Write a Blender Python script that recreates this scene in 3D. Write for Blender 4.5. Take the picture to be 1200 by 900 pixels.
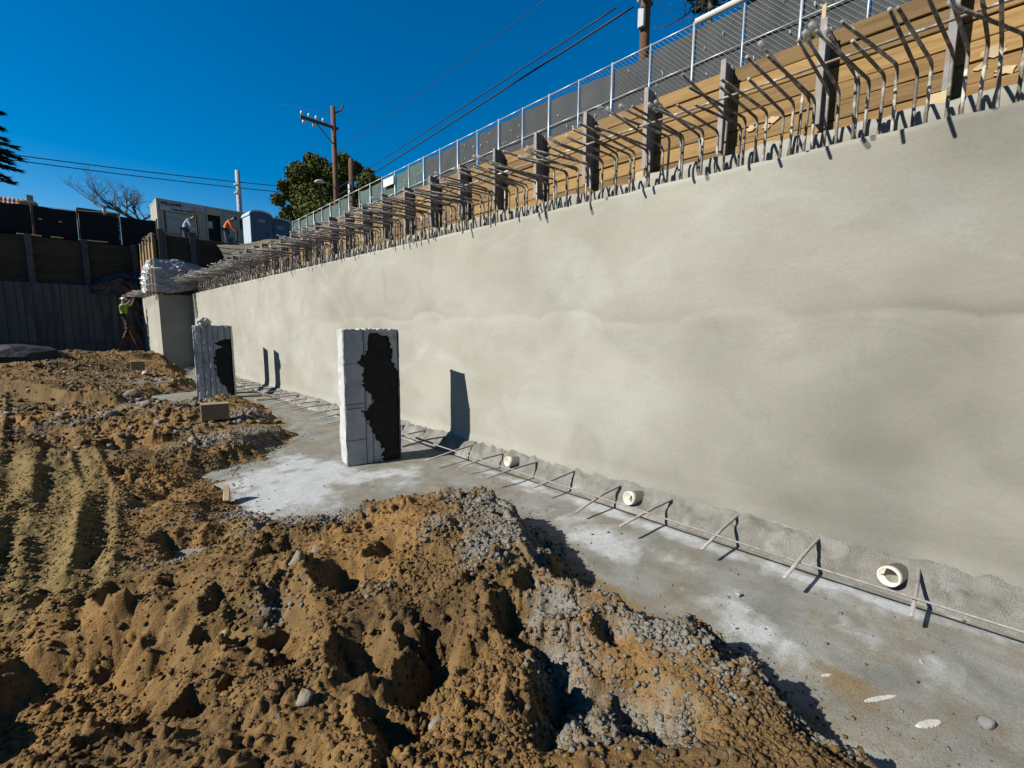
import bpy, bmesh, math, random
import numpy as np
from mathutils import Vector, Matrix, Euler

for o in list(bpy.data.objects):
    bpy.data.objects.remove(o)
SC = bpy.context.scene
COL = SC.collection
RND = random.Random(7)
NR = np.random.default_rng(11)

# ------------------------------------------------------------------ camera
# world: X towards the shotcrete wall, Y along it away from the viewer, Z up, slab at z = 0
CAM = Vector((0.0, 0.0, 1.9))
YAW, PITCH, ROLL, FPX = 0.7957, -0.1211, 0.0067, 524.0
_f = Vector((math.sin(YAW)*math.cos(PITCH), math.cos(YAW)*math.cos(PITCH), math.sin(PITCH)))
_r0 = Vector((math.cos(YAW), -math.sin(YAW), 0.0))
_u0 = _r0.cross(_f)
_r = math.cos(ROLL)*_r0 + math.sin(ROLL)*_u0
_u = -math.sin(ROLL)*_r0 + math.cos(ROLL)*_u0
cd = bpy.data.cameras.new('camera')
cd.sensor_width = 36.0
cd.lens = FPX/1200.0*36.0
cd.clip_start = 0.05
cd.clip_end = 3000.0
cam = bpy.data.objects.new('camera', cd)
COL.objects.link(cam)
cam.matrix_world = Matrix(((_r.x, _u.x, -_f.x, CAM.x), (_r.y, _u.y, -_f.y, CAM.y), (_r.z, _u.z, -_f.z, CAM.z), (0, 0, 0, 1)))
SC.camera = cam

# survey helpers: a direction measured in the photograph, met with a known plane of the site
def sight(px, py):
    return _f + _r*((px-600.0)/FPX) - _u*((py-450.0)/FPX)
def at_z(px, py, z=0.0):
    d = sight(px, py); return CAM + d*((z-CAM.z)/d.z)
def at_x(px, py, x):
    d = sight(px, py); return CAM + d*(x/d.x)
def at_y(px, py, y):
    d = sight(px, py); return CAM + d*(y/d.y)

# ------------------------------------------------------------------ sky, sun, exposure
SUN_TRAVEL = Vector((1.0, -0.37, -0.72)).normalized()
ts = -SUN_TRAVEL
world = bpy.data.worlds.new('World')
SC.world = world
world.use_nodes = True
nt = world.node_tree
bg = nt.nodes['Background']
sky = nt.nodes.new('ShaderNodeTexSky')
sky.sky_type = 'NISHITA'
sky.sun_disc = False
sky.sun_elevation = math.asin(ts.z)
sky.sun_rotation = math.atan2(ts.x, ts.y)
sky.altitude = 300.0
sky.air_density = 1.0
sky.dust_density = 0.0
sky.ozone_density = 1.0
hs = nt.nodes.new('ShaderNodeHueSaturation')
hs.inputs['Hue'].default_value = 0.503
hs.inputs['Saturation'].default_value = 1.70
hs.inputs['Value'].default_value = 1.14
nt.links.new(sky.outputs[0], hs.inputs['Color'])
nt.links.new(hs.outputs[0], bg.inputs['Color'])
bg.inputs['Strength'].default_value = 0.05
sl = bpy.data.lights.new('sun', 'SUN')
sl.energy = 5.0
sl.angle = math.radians(0.53)
sl.color = (1.0, 0.965, 0.885)
sun = bpy.data.objects.new('sun', sl)
COL.objects.link(sun)
sun.rotation_euler = SUN_TRAVEL.to_track_quat('-Z', 'Y').to_euler()
SC.view_settings.view_transform = 'Standard'
SC.view_settings.look = 'None'
SC.view_settings.gamma = 1.0
SC.view_settings.use_curve_mapping = False
SC.view_settings.exposure = 1.10

# ------------------------------------------------------------------ helpers
def tag(o, label=None, cat=None, group=None, kind=None):
    if label: o['label'] = label
    if cat: o['category'] = cat
    if group: o['group'] = group
    if kind: o['kind'] = kind
    return o
def empty(name, loc=(0, 0, 0), rz=0.0, label=None, cat=None, group=None):
    o = bpy.data.objects.new(name, None)
    o.empty_display_size = 0.2
    COL.objects.link(o)
    o.location = loc
    o.rotation_euler = (0, 0, rz)
    return tag(o, label, cat, group)
def link(name, me, mat=None, parent=None, loc=None, rot=None, scale=None):
    o = bpy.data.objects.new(name, me)
    COL.objects.link(o)
    if mat is not None and len(me.materials) == 0:
        me.materials.append(mat)
    if parent: o.parent = parent
    if loc is not None: o.location = loc
    if rot is not None: o.rotation_euler = rot
    if scale is not None: o.scale = scale
    return o
def pydata(name, v, f, smooth=False):
    me = bpy.data.meshes.new(name)
    me.from_pydata([tuple(a) for a in v], [], [tuple(a) for a in f])
    if smooth:
        me.polygons.foreach_set('use_smooth', [True]*len(me.polygons))
    me.update()
    return me
def np_mesh(name, V, F, smooth=False):
    """V (n,3) float, F (m,k) int with constant k"""
    me = bpy.data.meshes.new(name)
    n, m, k = len(V), len(F), F.shape[1]
    me.vertices.add(n); me.vertices.foreach_set('co', np.ascontiguousarray(V, dtype=np.float32).ravel())
    me.loops.add(m*k); me.loops.foreach_set('vertex_index', np.ascontiguousarray(F, dtype=np.int32).ravel())
    me.polygons.add(m)
    me.polygons.foreach_set('loop_start', np.arange(0, m*k, k, dtype=np.int32))
    me.polygons.foreach_set('loop_total', np.full(m, k, dtype=np.int32))
    if smooth:
        me.polygons.foreach_set('use_smooth', np.ones(m, dtype=bool))
    me.update(calc_edges=True)
    me.validate()
    return me
class MB:
    """collects shapes that belong to one part"""
    def __init__(s): s.v = []; s.f = []
    def add(s, v, f):
        b = len(s.v); s.v += [tuple(a) for a in v]; s.f += [tuple(i+b for i in a) for a in f]; return s
    def box(s, a, b, m=None, bev=0.0):
        x0, y0, z0 = a; x1, y1, z1 = b
        if bev <= 0:
            v = [(x0, y0, z0), (x1, y0, z0), (x1, y1, z0), (x0, y1, z0), (x0, y0, z1), (x1, y0, z1), (x1, y1, z1), (x0, y1, z1)]
            f = [(0, 3, 2, 1), (4, 5, 6, 7), (0, 1, 5, 4), (1, 2, 6, 5), (2, 3, 7, 6), (3, 0, 4, 7)]
        else:
            bm = bmesh.new(); bmesh.ops.create_cube(bm, size=1.0)
            for q in bm.verts:
                q.co = Vector((x0+(q.co.x+.5)*(x1-x0), y0+(q.co.y+.5)*(y1-y0), z0+(q.co.z+.5)*(z1-z0)))
            bmesh.ops.bevel(bm, geom=bm.edges[:], offset=bev, segments=1, affect='EDGES', profile=.5)
            bm.verts.index_update()
            v = [tuple(q.co) for q in bm.verts]; f = [tuple(q.index for q in p.verts) for p in bm.faces]; bm.free()
        if m is not None: v = [tuple(m @ Vector(q)) for q in v]
        return s.add(v, f)
    def tube(s, pts, r, n=8, caps=True):
        pts = [Vector(q) for q in pts]
        rs = r if isinstance(r, (list, tuple)) else [r]*len(pts)
        v = []; f = []; up = None
        for i, q in enumerate(pts):
            t = (pts[min(i+1, len(pts)-1)]-pts[max(i-1, 0)]).normalized()
            if up is None:
                up = Vector((0, 0, 1)) if abs(t.z) < .9 else Vector((1, 0, 0))
            sd = t.cross(up).normalized(); up = sd.cross(t).normalized()
            for k in range(n):
                a = 2*math.pi*k/n
                v.append(tuple(q+(sd*math.cos(a)+up*math.sin(a))*rs[i]))
        for i in range(len(pts)-1):
            for k in range(n):
                f.append((i*n+k, i*n+(k+1) % n, (i+1)*n+(k+1) % n, (i+1)*n+k))
        if caps:
            f.append(tuple(range(n-1, -1, -1))); f.append(tuple(range((len(pts)-1)*n, len(pts)*n)))
        return s.add(v, f)
    def mesh(s, name, smooth=False): return pydata(name, s.v, s.f, smooth)
    def build(s, name, mat, parent=None, smooth=False, **k): return link(name, s.mesh(name, smooth), mat, parent, **k)

# numpy noise
def _hash(ix, iy, seed):
    h = (ix.astype(np.int64)*374761393 + iy.astype(np.int64)*668265263 + seed*1442695041) & 0xffffffff
    h = ((h ^ (h >> 13))*1274126177) & 0xffffffff
    h = (h ^ (h >> 16)) & 0xffffffff
    return h/4294967295.0
def vn(x, y, sc, seed):
    x = np.asarray(x, float)/sc + 1000.3; y = np.asarray(y, float)/sc + 1000.7
    ix = np.floor(x); iy = np.floor(y); fx = x-ix; fy = y-iy
    u = fx*fx*fx*(fx*(fx*6-15)+10); v = fy*fy*fy*(fy*(fy*6-15)+10)
    a = _hash(ix, iy, seed); b = _hash(ix+1, iy, seed); c = _hash(ix, iy+1, seed); d = _hash(ix+1, iy+1, seed)
    return ((a*(1-u)+b*u)*(1-v)+(c*(1-u)+d*u)*v)*2-1
def fbm(x, y, sc, octv, seed, gain=.5):
    t = 0; a = 1.0
    for i in range(octv):
        ca, sa = math.cos(.6*i+.3), math.sin(.6*i+.3)
        t = t + a*vn(x*ca-y*sa, x*sa+y*ca, sc/2**i, seed+i*17); a *= gain
    return t
def worley(x, y, sc, seed):
    x = np.asarray(x, float)/sc+500.1; y = np.asarray(y, float)/sc+500.4
    ix = np.floor(x); iy = np.floor(y); best = np.full(x.shape, 9.0); idv = np.zeros(x.shape)
    for dx in (-1, 0, 1):
        for dy in (-1, 0, 1):
            cx = ix+dx; cy = iy+dy
            px = cx+_hash(cx, cy, seed); py = cy+_hash(cx, cy, seed+5)
            d = (px-x)**2+(py-y)**2
            h = _hash(cx, cy, seed+9)
            m = d < best
            best = np.where(m, d, best); idv = np.where(m, h, idv)
    return np.sqrt(best), idv
def clods(x, y, sc, seed, dens):
    """angular lumps bedded in the soil: tilted flat-topped cells of random size"""
    X = np.asarray(x, float)/sc+700.2; Y = np.asarray(y, float)/sc+700.6
    ix = np.floor(X); iy = np.floor(Y); out = np.zeros(X.shape)
    for dx in (-1, 0, 1):
        for dy in (-1, 0, 1):
            cx = ix+dx; cy = iy+dy
            h1 = _hash(cx, cy, seed); h2 = _hash(cx, cy, seed+1); h3 = _hash(cx, cy, seed+2); h4 = _hash(cx, cy, seed+3); h5 = _hash(cx, cy, seed+4)
            ax = X-cx-.15-.7*h1; ay = Y-cy-.15-.7*h2; an = h3*6.283
            u = ax*np.cos(an)+ay*np.sin(an); v = -ax*np.sin(an)+ay*np.cos(an)
            R = .22+.38*h4*h4+.10*h5
            # superellipse-ish outline with a corner, flat tilted top
            d = np.maximum(np.abs(u)*.95+np.abs(v)*.45, np.abs(v)*1.15+.25*np.abs(u))
            top = np.clip((R-d)/(.42*R), 0, 1)*(1+.9*(u*(h1-.5)+v*(h2-.5))/R)
            out = np.maximum(out, np.where(h5 < dens, top*R*(.45+.5*h2), 0))
    return out*sc
def sstep(a, b, x):
    t = np.clip((x-a)/(b-a), 0, 1); return t*t*(3-2*t)

# ------------------------------------------------------------------ materials
M = {}
ALB = .50                                             # scales all base colours down against the exposure, for deeper shade and brighter sky
def alb(c): return tuple(v*ALB for v in c)
def nodes_of(m):
    m.use_nodes = True; return m.node_tree.nodes, m.node_tree.links
def mat(name, c1, c2=None, scale=6.0, rough=.8, bump=0.0, bscale=60.0, metal=0.0, detail=6.0, stretch=(1, 1, 1), rand=0.0, c3=None, s3=1.5, t3=(.5, .65), coords='Object', spec=.3, alpha=None, trans=None, wrap=(.3, .7)):
    m = bpy.data.materials.new(name); N, L = nodes_of(m); b = N['Principled BSDF']
    b.inputs['Roughness'].default_value = rough; b.inputs['Metallic'].default_value = metal
    b.inputs['Specular IOR Level'].default_value = spec
    tc = N.new('ShaderNodeTexCoord'); mp = N.new('ShaderNodeMapping'); mp.inputs['Scale'].default_value = stretch
    L.new(tc.outputs[coords], mp.inputs[0])
    vec = mp.outputs[0]
    oi = N.new('ShaderNodeObjectInfo')
    if rand > 0:
        va = N.new('ShaderNodeVectorMath'); va.operation = 'ADD'
        sc_ = N.new('ShaderNodeVectorMath'); sc_.operation = 'SCALE'; sc_.inputs[0].default_value = (37.0, 51.0, 23.0)
        L.new(oi.outputs['Random'], sc_.inputs['Scale']); L.new(vec, va.inputs[0]); L.new(sc_.outputs[0], va.inputs[1]); vec = va.outputs[0]
    col = None
    if c2 is None: c2 = c1
    c1, c2 = alb(c1), alb(c2)
    if c3 is not None: c3 = alb(c3)
    nz = N.new('ShaderNodeTexNoise'); nz.inputs['Scale'].default_value = scale; nz.inputs['Detail'].default_value = detail; nz.inputs['Roughness'].default_value = .62
    L.new(vec, nz.inputs['Vector'])
    mr = N.new('ShaderNodeMapRange'); mr.inputs['From Min'].default_value = wrap[0]; mr.inputs['From Max'].default_value = wrap[1]
    L.new(nz.outputs['Fac'], mr.inputs['Value'])
    mx = N.new('ShaderNodeMix'); mx.data_type = 'RGBA'
    mx.inputs['A'].default_value = (*c1, 1); mx.inputs['B'].default_value = (*c2, 1)
    L.new(mr.outputs[0], mx.inputs['Factor']); col = mx.outputs['Result']
    if c3 is not None:
        n3 = N.new('ShaderNodeTexNoise'); n3.inputs['Scale'].default_value = s3; n3.inputs['Detail'].default_value = 5.0; n3.inputs['Distortion'].default_value = .4
        L.new(vec, n3.inputs['Vector'])
        m3 = N.new('ShaderNodeMapRange'); m3.inputs['From Min'].default_value = t3[0]; m3.inputs['From Max'].default_value = t3[1]
        L.new(n3.outputs['Fac'], m3.inputs['Value'])
        x3 = N.new('ShaderNodeMix'); x3.data_type = 'RGBA'; x3.inputs['B'].default_value = (*c3, 1)
        L.new(m3.outputs[0], x3.inputs['Factor']); L.new(col, x3.inputs['A']); col = x3.outputs['Result']
    if rand > 0:
        hv = N.new('ShaderNodeHueSaturation'); mv = N.new('ShaderNodeMapRange')
        mv.inputs['To Min'].default_value = 1-rand; mv.inputs['To Max'].default_value = 1+rand
        L.new(oi.outputs['Random'], mv.inputs['Value']); L.new(mv.outputs[0], hv.inputs['Value']); L.new(col, hv.inputs['Color']); col = hv.outputs[0]
    L.new(col, b.inputs['Base Color'])
    if bump > 0:
        nb = N.new('ShaderNodeTexNoise'); nb.inputs['Scale'].default_value = bscale; nb.inputs['Detail'].default_value = 5.0
        L.new(vec, nb.inputs['Vector'])
        bp = N.new('ShaderNodeBump'); bp.inputs['Strength'].default_value = 1.0; bp.inputs['Distance'].default_value = bump
        L.new(nb.outputs['Fac'], bp.inputs['Height']); L.new(bp.outputs[0], b.inputs['Normal'])
    if alpha is not None: b.inputs['Alpha'].default_value = alpha
    if trans is not None: b.inputs['Transmission Weight'].default_value = trans
    M[name] = m
    return m
mat('rebar_steel', (.15, .12, .095), (.31, .27, .225), 22, .75, .002, 120, c3=(.62, .585, .52), s3=9, t3=(.50, .64), rand=.3)
mat('dowel_steel', (.30, .285, .265), (.46, .44, .41), 30, .85, .002, 150, c3=(.22, .16, .12), s3=8, t3=(.6, .75), rand=.15)
mat('clear_plastic', (.62, .63, .64), (.75, .76, .77), 20, .3, alpha=.4, spec=.5)
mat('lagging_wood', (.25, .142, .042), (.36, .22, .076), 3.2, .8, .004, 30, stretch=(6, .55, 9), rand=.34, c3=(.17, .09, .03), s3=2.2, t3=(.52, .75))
mat('shaded_wood', (.055, .043, .028), (.09, .07, .044), 3.0, .85, .004, 30, stretch=(1, 1, 5), rand=.22)  # lagging wood darkened so the unlit faces read as deep shade
mat('pale_wood', (.50, .37, .21), (.62, .48, .29), 5, .8, .002, 40, stretch=(1, 1, 4), rand=.1)
mat('pile_steel', (.20, .185, .17), (.36, .34, .32), 5, .7, .002, 40, c3=(.30, .20, .13), s3=4, t3=(.55, .7), rand=.12)
mat('pile_shaded', (.085, .088, .092), (.13, .13, .135), 5, .8, .002, 40, c3=(.07, .05, .035), s3=4, t3=(.55, .7), rand=.12)  # darker copy of the pile steel, deep shade put into the colour
mat('galvanized', (.46, .475, .48), (.58, .595, .60), 12, .45, metal=.35, spec=.5, rand=.06)
mat('mesh_wire', (.13, .135, .14), None, 4, .5, metal=.2)
mat('shade_screen', (.042, .047, .05), (.07, .075, .08), 2.2, .85, .001, 400, rand=.18)
mat('shade_screen_green', (.06, .10, .095), (.09, .135, .125), 2.2, .85, .001, 400, rand=.15)
mat('black_mesh', (.006, .006, .008), (.011, .011, .013), 3, .9)
mat('flap_white', (.7, .7, .68), None, 3, .7)
mat('pvc_pipe', (.74, .70, .58), (.80, .76, .65), 9, .4, c3=(.5, .46, .38), s3=6, t3=(.6, .72), spec=.45)
mat('tar', (.014, .012, .010), (.040, .034, .028), 7, .75, .010, 22, c3=(.085, .07, .052), s3=5, t3=(.62, .8), spec=.2)
mat('white_wrap', (.47, .47, .455), (.72, .715, .69), 3.5, .55, .006, 14, c3=(.30, .285, .26), s3=3.5, t3=(.5, .78), rand=.08, spec=.35)
mat('strap', (.10, .10, .11), None, 8, .6)
mat('plastic_film', (.50, .52, .54), (.86, .88, .90), 5, .2, .02, 9, spec=.7, alpha=.62)
mat('black_film', (.012, .014, .02), (.03, .035, .045), 6, .35, .02, 8, spec=.5)
mat('container_paint', (.46, .44, .385), (.53, .51, .45), 2.0, .6, c3=(.36, .31, .24), s3=2.5, t3=(.62, .8))
mat('container_sunlit', (.60, .58, .49), (.68, .66, .56), 2.0, .6, c3=(.5, .44, .34), s3=3.0, t3=(.55, .75))  # lighter copy of the container paint for the end in the sun
mat('dark_open', (.02, .018, .016), (.03, .027, .024), 4, .8)
mat('sign_white', (.60, .63, .66), None, 4, .5)
mat('sign_ink', (.02, .02, .04), None, 4, .6)
mat('sign_blue', (.18, .30, .52), None, 4, .6)
mat('toilet_blue', (.045, .10, .205), (.06, .12, .235), 3, .5, rand=.1)
mat('toilet_pale', (.50, .60, .68), (.58, .68, .75), 3, .5)
mat('pole_wood', (.115, .062, .036), (.17, .095, .058), 8, .9, .006, 25, stretch=(1, 1, .12), rand=.1)
mat('pole_pale', (.42, .41, .38), (.52, .51, .48), 5, .8, stretch=(1, 1, .2))
mat('wire', (.012, .013, .02), None, 4, .6)
mat('insulator', (.75, .76, .76), None, 4, .3)
mat('grey_box', (.33, .34, .35), (.40, .41, .42), 6, .55)
mat('bark', (.075, .055, .04), (.12, .09, .065), 9, .95, .01, 20)
mat('bare_bark', (.10, .085, .075), (.16, .14, .125), 6, .95)
mat('skin', (.40, .24, .17), None, 4, .6)
mat('hair', (.02, .015, .012), None, 4, .7)
mat('shirt_blue', (.36, .46, .58), (.44, .54, .66), 9, .9)
mat('vest_orange', (.75, .16, .025), (.85, .22, .04), 9, .85)
mat('vest_green', (.20, .46, .03), (.25, .54, .04), 9, .85)
mat('denim', (.05, .075, .12), (.08, .11, .17), 12, .9)
mat('dark_cloth', (.02, .02, .024), (.035, .035, .04), 12, .9)
mat('hat_white', (.75, .75, .74), None, 4, .35)
mat('boot', (.05, .035, .025), None, 4, .8)
mat('ladder_orange', (.26, .07, .02), None, 5, .5)
mat('roof_tile', (.34, .15, .085), (.44, .22, .13), 5, .85, rand=.2)
mat('stucco', (.32, .29, .25), (.38, .35, .30), 4, .9)
mat('house_green', (.10, .11, .085), (.14, .15, .11), 4, .9)
mat('tarp', (.02, .021, .026), (.035, .036, .042), 4, .7, .02, 6)
mat('card_box', (.33, .235, .135), (.40, .29, .17), 6, .85, rand=.1)
mat('plaster', (.52, .50, .44), (.70, .67, .60), 14, .9, .004, 60)
mat('rock_grey', (.25, .25, .24), (.36, .355, .34), 9, .95, .01, 30, rand=.2)
mat('rock_mud', (.20, .185, .16), (.31, .285, .245), 12, .95, .01, 30, c3=(.25, .165, .075), s3=6, t3=(.45, .62), rand=.1)
mat('rock_tan', (.26, .165, .075), (.36, .235, .11), 9, .95, .01, 30, rand=.2)
mat('soil_plain', (.10, .075, .045), (.16, .12, .075), 14, .95, .006, 50)
mat('ceramic_white', (.7, .7, .68), None, 4, .4)
mat('asphalt', (.045, .046, .05), (.065, .066, .07), 20, .95)
def leaf_mat(name, c1, c2):
    m = mat(name, c1, c2, 1.3, .6, rand=.05); b = m.node_tree.nodes['Principled BSDF']; b.inputs['Specular IOR Level'].default_value = .06; b.inputs['Roughness'].default_value = .9
    return m
leaf_mat('leaf_dark', (.075, .095, .026), (.155, .165, .048))
leaf_mat('leaf_pine', (.020, .030, .020), (.035, .05, .028))

# ---- shotcrete wall, slab and soil get their own node trees
def wall_material():
    m = bpy.data.materials.new('shotcrete'); N, L = nodes_of(m); b = N['Principled BSDF']
    b.inputs['Roughness'].default_value = .88; b.inputs['Specular IOR Level'].default_value = .2
    tc = N.new('ShaderNodeTexCoord')
    def noise(sc, det, stretch=(1, 1, 1), dist=0.0, rgh=.55):
        mp = N.new('ShaderNodeMapping'); mp.inputs['Scale'].default_value = stretch; L.new(tc.outputs['Object'], mp.inputs[0])
        n = N.new('ShaderNodeTexNoise'); n.inputs['Scale'].default_value = sc; n.inputs['Detail'].default_value = det; n.inputs['Distortion'].default_value = dist; n.inputs['Roughness'].default_value = rgh
        L.new(mp.outputs[0], n.inputs['Vector']); return n.outputs['Fac']
    def rng(s, a, bb, c=0.0, d=1.0):
        r = N.new('ShaderNodeMapRange'); r.inputs['From Min'].default_value = a; r.inputs['From Max'].default_value = bb; r.inputs['To Min'].default_value = c; r.inputs['To Max'].default_value = d
        L.new(s, r.inputs['Value']); return r.outputs[0]
    def mix(f, a, bb, t='MIX'):
        x = N.new('ShaderNodeMix'); x.data_type = 'RGBA'; x.blend_type = t
        if isinstance(f, float): x.inputs['Factor'].default_value = f
        else: L.new(f, x.inputs['Factor'])
        for k, q in (('A', a), ('B', bb)):
            if isinstance(q, tuple): x.inputs[k].default_value = (*alb(q), 1)
            else: L.new(q, x.inputs[k])
        return x.outputs['Result']
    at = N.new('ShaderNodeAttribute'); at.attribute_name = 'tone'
    c = mix(rng(noise(.55, 5, (1, 1, 1.3), .5), .36, .64), (.415, .394, .328), (.49, .47, .40))
    c = mix(rng(noise(1.7, 6, (1, .8, 1.1), .9), .5, .78, 0, .55), c, (.335, .325, .262))
    c = mix(rng(noise(.9, 6, (1, .8, 1.2), 1.2), .52, .74, 0, .75), c, (.53, .525, .475))
    c = mix(rng(noise(34, 4), .35, .75, 0, .22), c, (.30, .285, .24))
    c = mix(rng(noise(150, 3), .55, .72, 0, .30), c, (.27, .255, .21))
    c = mix(rng(noise(11, 9, (1, .5, 1.5), 1.6, .7), .60, .72, 0, .35), c, (.33, .312, .25))
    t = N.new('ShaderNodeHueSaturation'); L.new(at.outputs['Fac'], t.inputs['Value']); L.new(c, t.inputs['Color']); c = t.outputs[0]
    L.new(c, b.inputs['Base Color'])
    bp = N.new('ShaderNodeBump'); bp.inputs['Distance'].default_value = .0016; L.new(noise(28, 8), bp.inputs['Height'])
    bp2 = N.new('ShaderNodeBump'); bp2.inputs['Distance'].default_value = .003; L.new(noise(4.0, 5, (1, .6, 1.6), 1.0), bp2.inputs['Height']); L.new(bp.outputs[0], bp2.inputs['Normal'])
    L.new(bp2.outputs[0], b.inputs['Normal'])
    M['shotcrete'] = m
wall_material()
def ground_material(name, ramps, bump):
    """ramps: base pair + list of (attribute, colour a, colour b); every attribute is a kind of soil or dust laid on the surface"""
    m = bpy.data.materials.new(name); N, L = nodes_of(m); b = N['Principled BSDF']
    b.inputs['Roughness'].default_value = .97; b.inputs['Specular IOR Level'].default_value = .12
    tc = N.new('ShaderNodeTexCoord')
    def noise(sc, det, dist=0.0):
        n = N.new('ShaderNodeTexNoise'); n.inputs['Scale'].default_value = sc; n.inputs['Detail'].default_value = det; n.inputs['Distortion'].default_value = dist; n.inputs['Roughness'].default_value = .65
        L.new(tc.outputs['Object'], n.inputs['Vector']); return n.outputs['Fac']
    def rng(s, a, bb):
        r = N.new('ShaderNodeMapRange'); r.inputs['From Min'].default_value = a; r.inputs['From Max'].default_value = bb; L.new(s, r.inputs['Value']); return r.outputs[0]
    def mix(f, a, bb):
        x = N.new('ShaderNodeMix'); x.data_type = 'RGBA'; L.new(f, x.inputs['Factor'])
        for k, q in (('A', a), ('B', bb)):
            if isinstance(q, tuple): x.inputs[k].default_value = (*alb(q), 1)
            else: L.new(q, x.inputs[k])
        return x.outputs['Result']
    n1 = rng(noise(3.3, 8, .5), .34, .66); n2 = rng(noise(17, 6), .3, .7)
    c = None
    for at, a, bb in ramps:
        col = mix(n2, a, bb) if at != ramps[0][0] else mix(n1, a, bb)
        if c is None: c = col
        else:
            A = N.new('ShaderNodeAttribute'); A.attribute_name = at
            ad = N.new('ShaderNodeMath'); ad.operation = 'ADD'; L.new(A.outputs['Fac'], ad.inputs[0])
            sb = N.new('ShaderNodeMath'); sb.operation = 'MULTIPLY_ADD'; L.new(noise(9, 7, .3), sb.inputs[0]); sb.inputs[1].default_value = .9; sb.inputs[2].default_value = -.45
            L.new(sb.outputs[0], ad.inputs[1])
            c = mix(rng(ad.outputs[0], .3, .75), c, col)
    hv = N.new('ShaderNodeHueSaturation'); sp = N.new('ShaderNodeMapRange'); sp.inputs['From Min'].default_value = .33; sp.inputs['From Max'].default_value = .67; sp.inputs['To Min'].default_value = .72; sp.inputs['To Max'].default_value = 1.22
    L.new(noise(130, 4), sp.inputs['Value']); L.new(sp.outputs[0], hv.inputs['Value']); L.new(c, hv.inputs['Color']); c = hv.outputs[0]
    L.new(c, b.inputs['Base Color'])
    bp = N.new('ShaderNodeBump'); bp.inputs['Distance'].default_value = bump; L.new(noise(75, 6), bp.inputs['Height'])
    L.new(bp.outputs[0], b.inputs['Normal'])
    M[name] = m
ground_material('soil', [('', (.108, .068, .030), (.255, .160, .066)), ('clay', (.265, .146, .052), (.35, .205, .075)), ('sandy', (.215, .15, .058), (.315, .222, .09)), ('grey', (.205, .188, .152), (.35, .33, .285))], .012)
ground_material('slab_concrete', [('', (.235, .232, .20), (.36, .355, .318)), ('soil', (.24, .17, .09), (.29, .215, .125)), ('chalk', (.50, .51, .50), (.64, .65, .64))], .005)
ground_material('curb_concrete', [('', (.20, .188, .16), (.34, .322, .285)), ('chalk', (.47, .46, .43), (.56, .55, .52))], .014)
def attr(me, name, vals):
    a = me.attributes.new(name, 'FLOAT', 'POINT'); a.data.foreach_set('value', np.ascontiguousarray(vals, dtype=np.float32).ravel())
def grid_mesh(name, xs, ys, fz, smooth=True):
    X, Y = np.meshgrid(xs, ys); Z = fz(X, Y)
    V = np.stack([X, Y, Z], -1).reshape(-1, 3)
    nx, ny = len(xs), len(ys)
    i = np.arange(nx-1)[None, :] + (np.arange(ny-1)*nx)[:, None]; i = i.ravel()
    F = np.stack([i, i+1, i+nx+1, i+nx], -1)
    return np_mesh(name, V, F, smooth), X, Y

# ------------------------------------------------------------------ terrain: the heaped soil over the slab
_edge = [(1075, 940, .05), (1035, 895, .08), (1000, 862, .1), (930, 800, .12), (880, 765, .12), (830, 732, .15), (760, 690, .2), (700, 652, .22), (650, 613, .25), (600, 582, .28), (540, 560, .3), (480, 563, .3), (440, 578, .25),
         (395, 598, .15), (370, 612, .05), (335, 608, 0), (295, 604, 0), (283, 585, 0), (274, 560, 0), (285, 545, 0), (308, 535, 0), (330, 523, 0), (352, 512, 0), (335, 497, 0), (320, 486, 0), (312, 478, 0), (298, 471, 0),
         (285, 467, 0), (262, 469, 0), (237, 470, 0), (190, 470, 0), (172, 465, 0), (236, 457, 0), (234, 451, 0), (216, 441, 0), (210, 434, 0), (231, 429, 0)]
POLY = [at_z(a, b, c).xy for a, b, c in _edge]
POLY = [(p.x, p.y) for p in POLY] + [(4.2, 22.6), (4.2, 31), (-60, 31), (-60, -40), (1.2, -40), (1.5, -3.0), (2.1, -.9)]
def poly_dist(x, y):
    x = np.asarray(x, float); y = np.asarray(y, float)
    best = np.full(x.shape, 1e9); inside = np.zeros(x.shape, bool)
    n = len(POLY)
    for i in range(n):
        ax, ay = POLY[i]; bx, by = POLY[(i+1) % n]
        dx, dy = bx-ax, by-ay; t = np.clip(((x-ax)*dx+(y-ay)*dy)/(dx*dx+dy*dy+1e-12), 0, 1)
        best = np.minimum(best, (x-ax-t*dx)**2+(y-ay-t*dy)**2)
        if abs(by-ay) > 1e-9:
            c = ((ay > y) != (by > y)) & (x < dx*(y-ay)/(by-ay)+ax); inside ^= c
    d = np.sqrt(best); return np.where(inside, d, -d)
CTRL = [(2.5, 1.2, .30), (2.75, 2.4, .34), (2.4, 3.5, .36), (1.7, 3.7, .30), (1.2, 2.4, .34), (0, 0, .32), (.4, 1.2, .30), (-1, 2, .30), (-.3, 3.2, .22), (.6, 4.6, .12), (1.0, 4.4, .05), (-.4, 5.5, .30), (.4, 6.5, .22), (1.0, 5.8, .08),
        (1.0, 7.6, .25), (2.1, 8.6, .20), (2.6, 9.2, .22), (1.7, 10.5, .30), (2.2, 11.5, .22), (-.2, 8.5, .30), (-.2, 11, .25), (.8, 12.6, .2), (1.8, 13.2, .12), (0, 13.3, .2), (0, 15.5, .42), (1.6, 15.5, .28), (2.6, 16, .22), (0, 18.5, .52), (2.4, 18.5, .28), (0, 21.5, .72), (2.6, 21, .36),
        (0, 24.3, 1.0), (-2, 24.3, 1.02), (2.2, 24.2, .88), (3.2, 23.3, .6), (0, 28, .6), (3, 28, .7), (-8, 10, .4), (-8, 22, .8), (-8, -4, .4), (1, -4, .3), (-8, 29, .7)]
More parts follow.
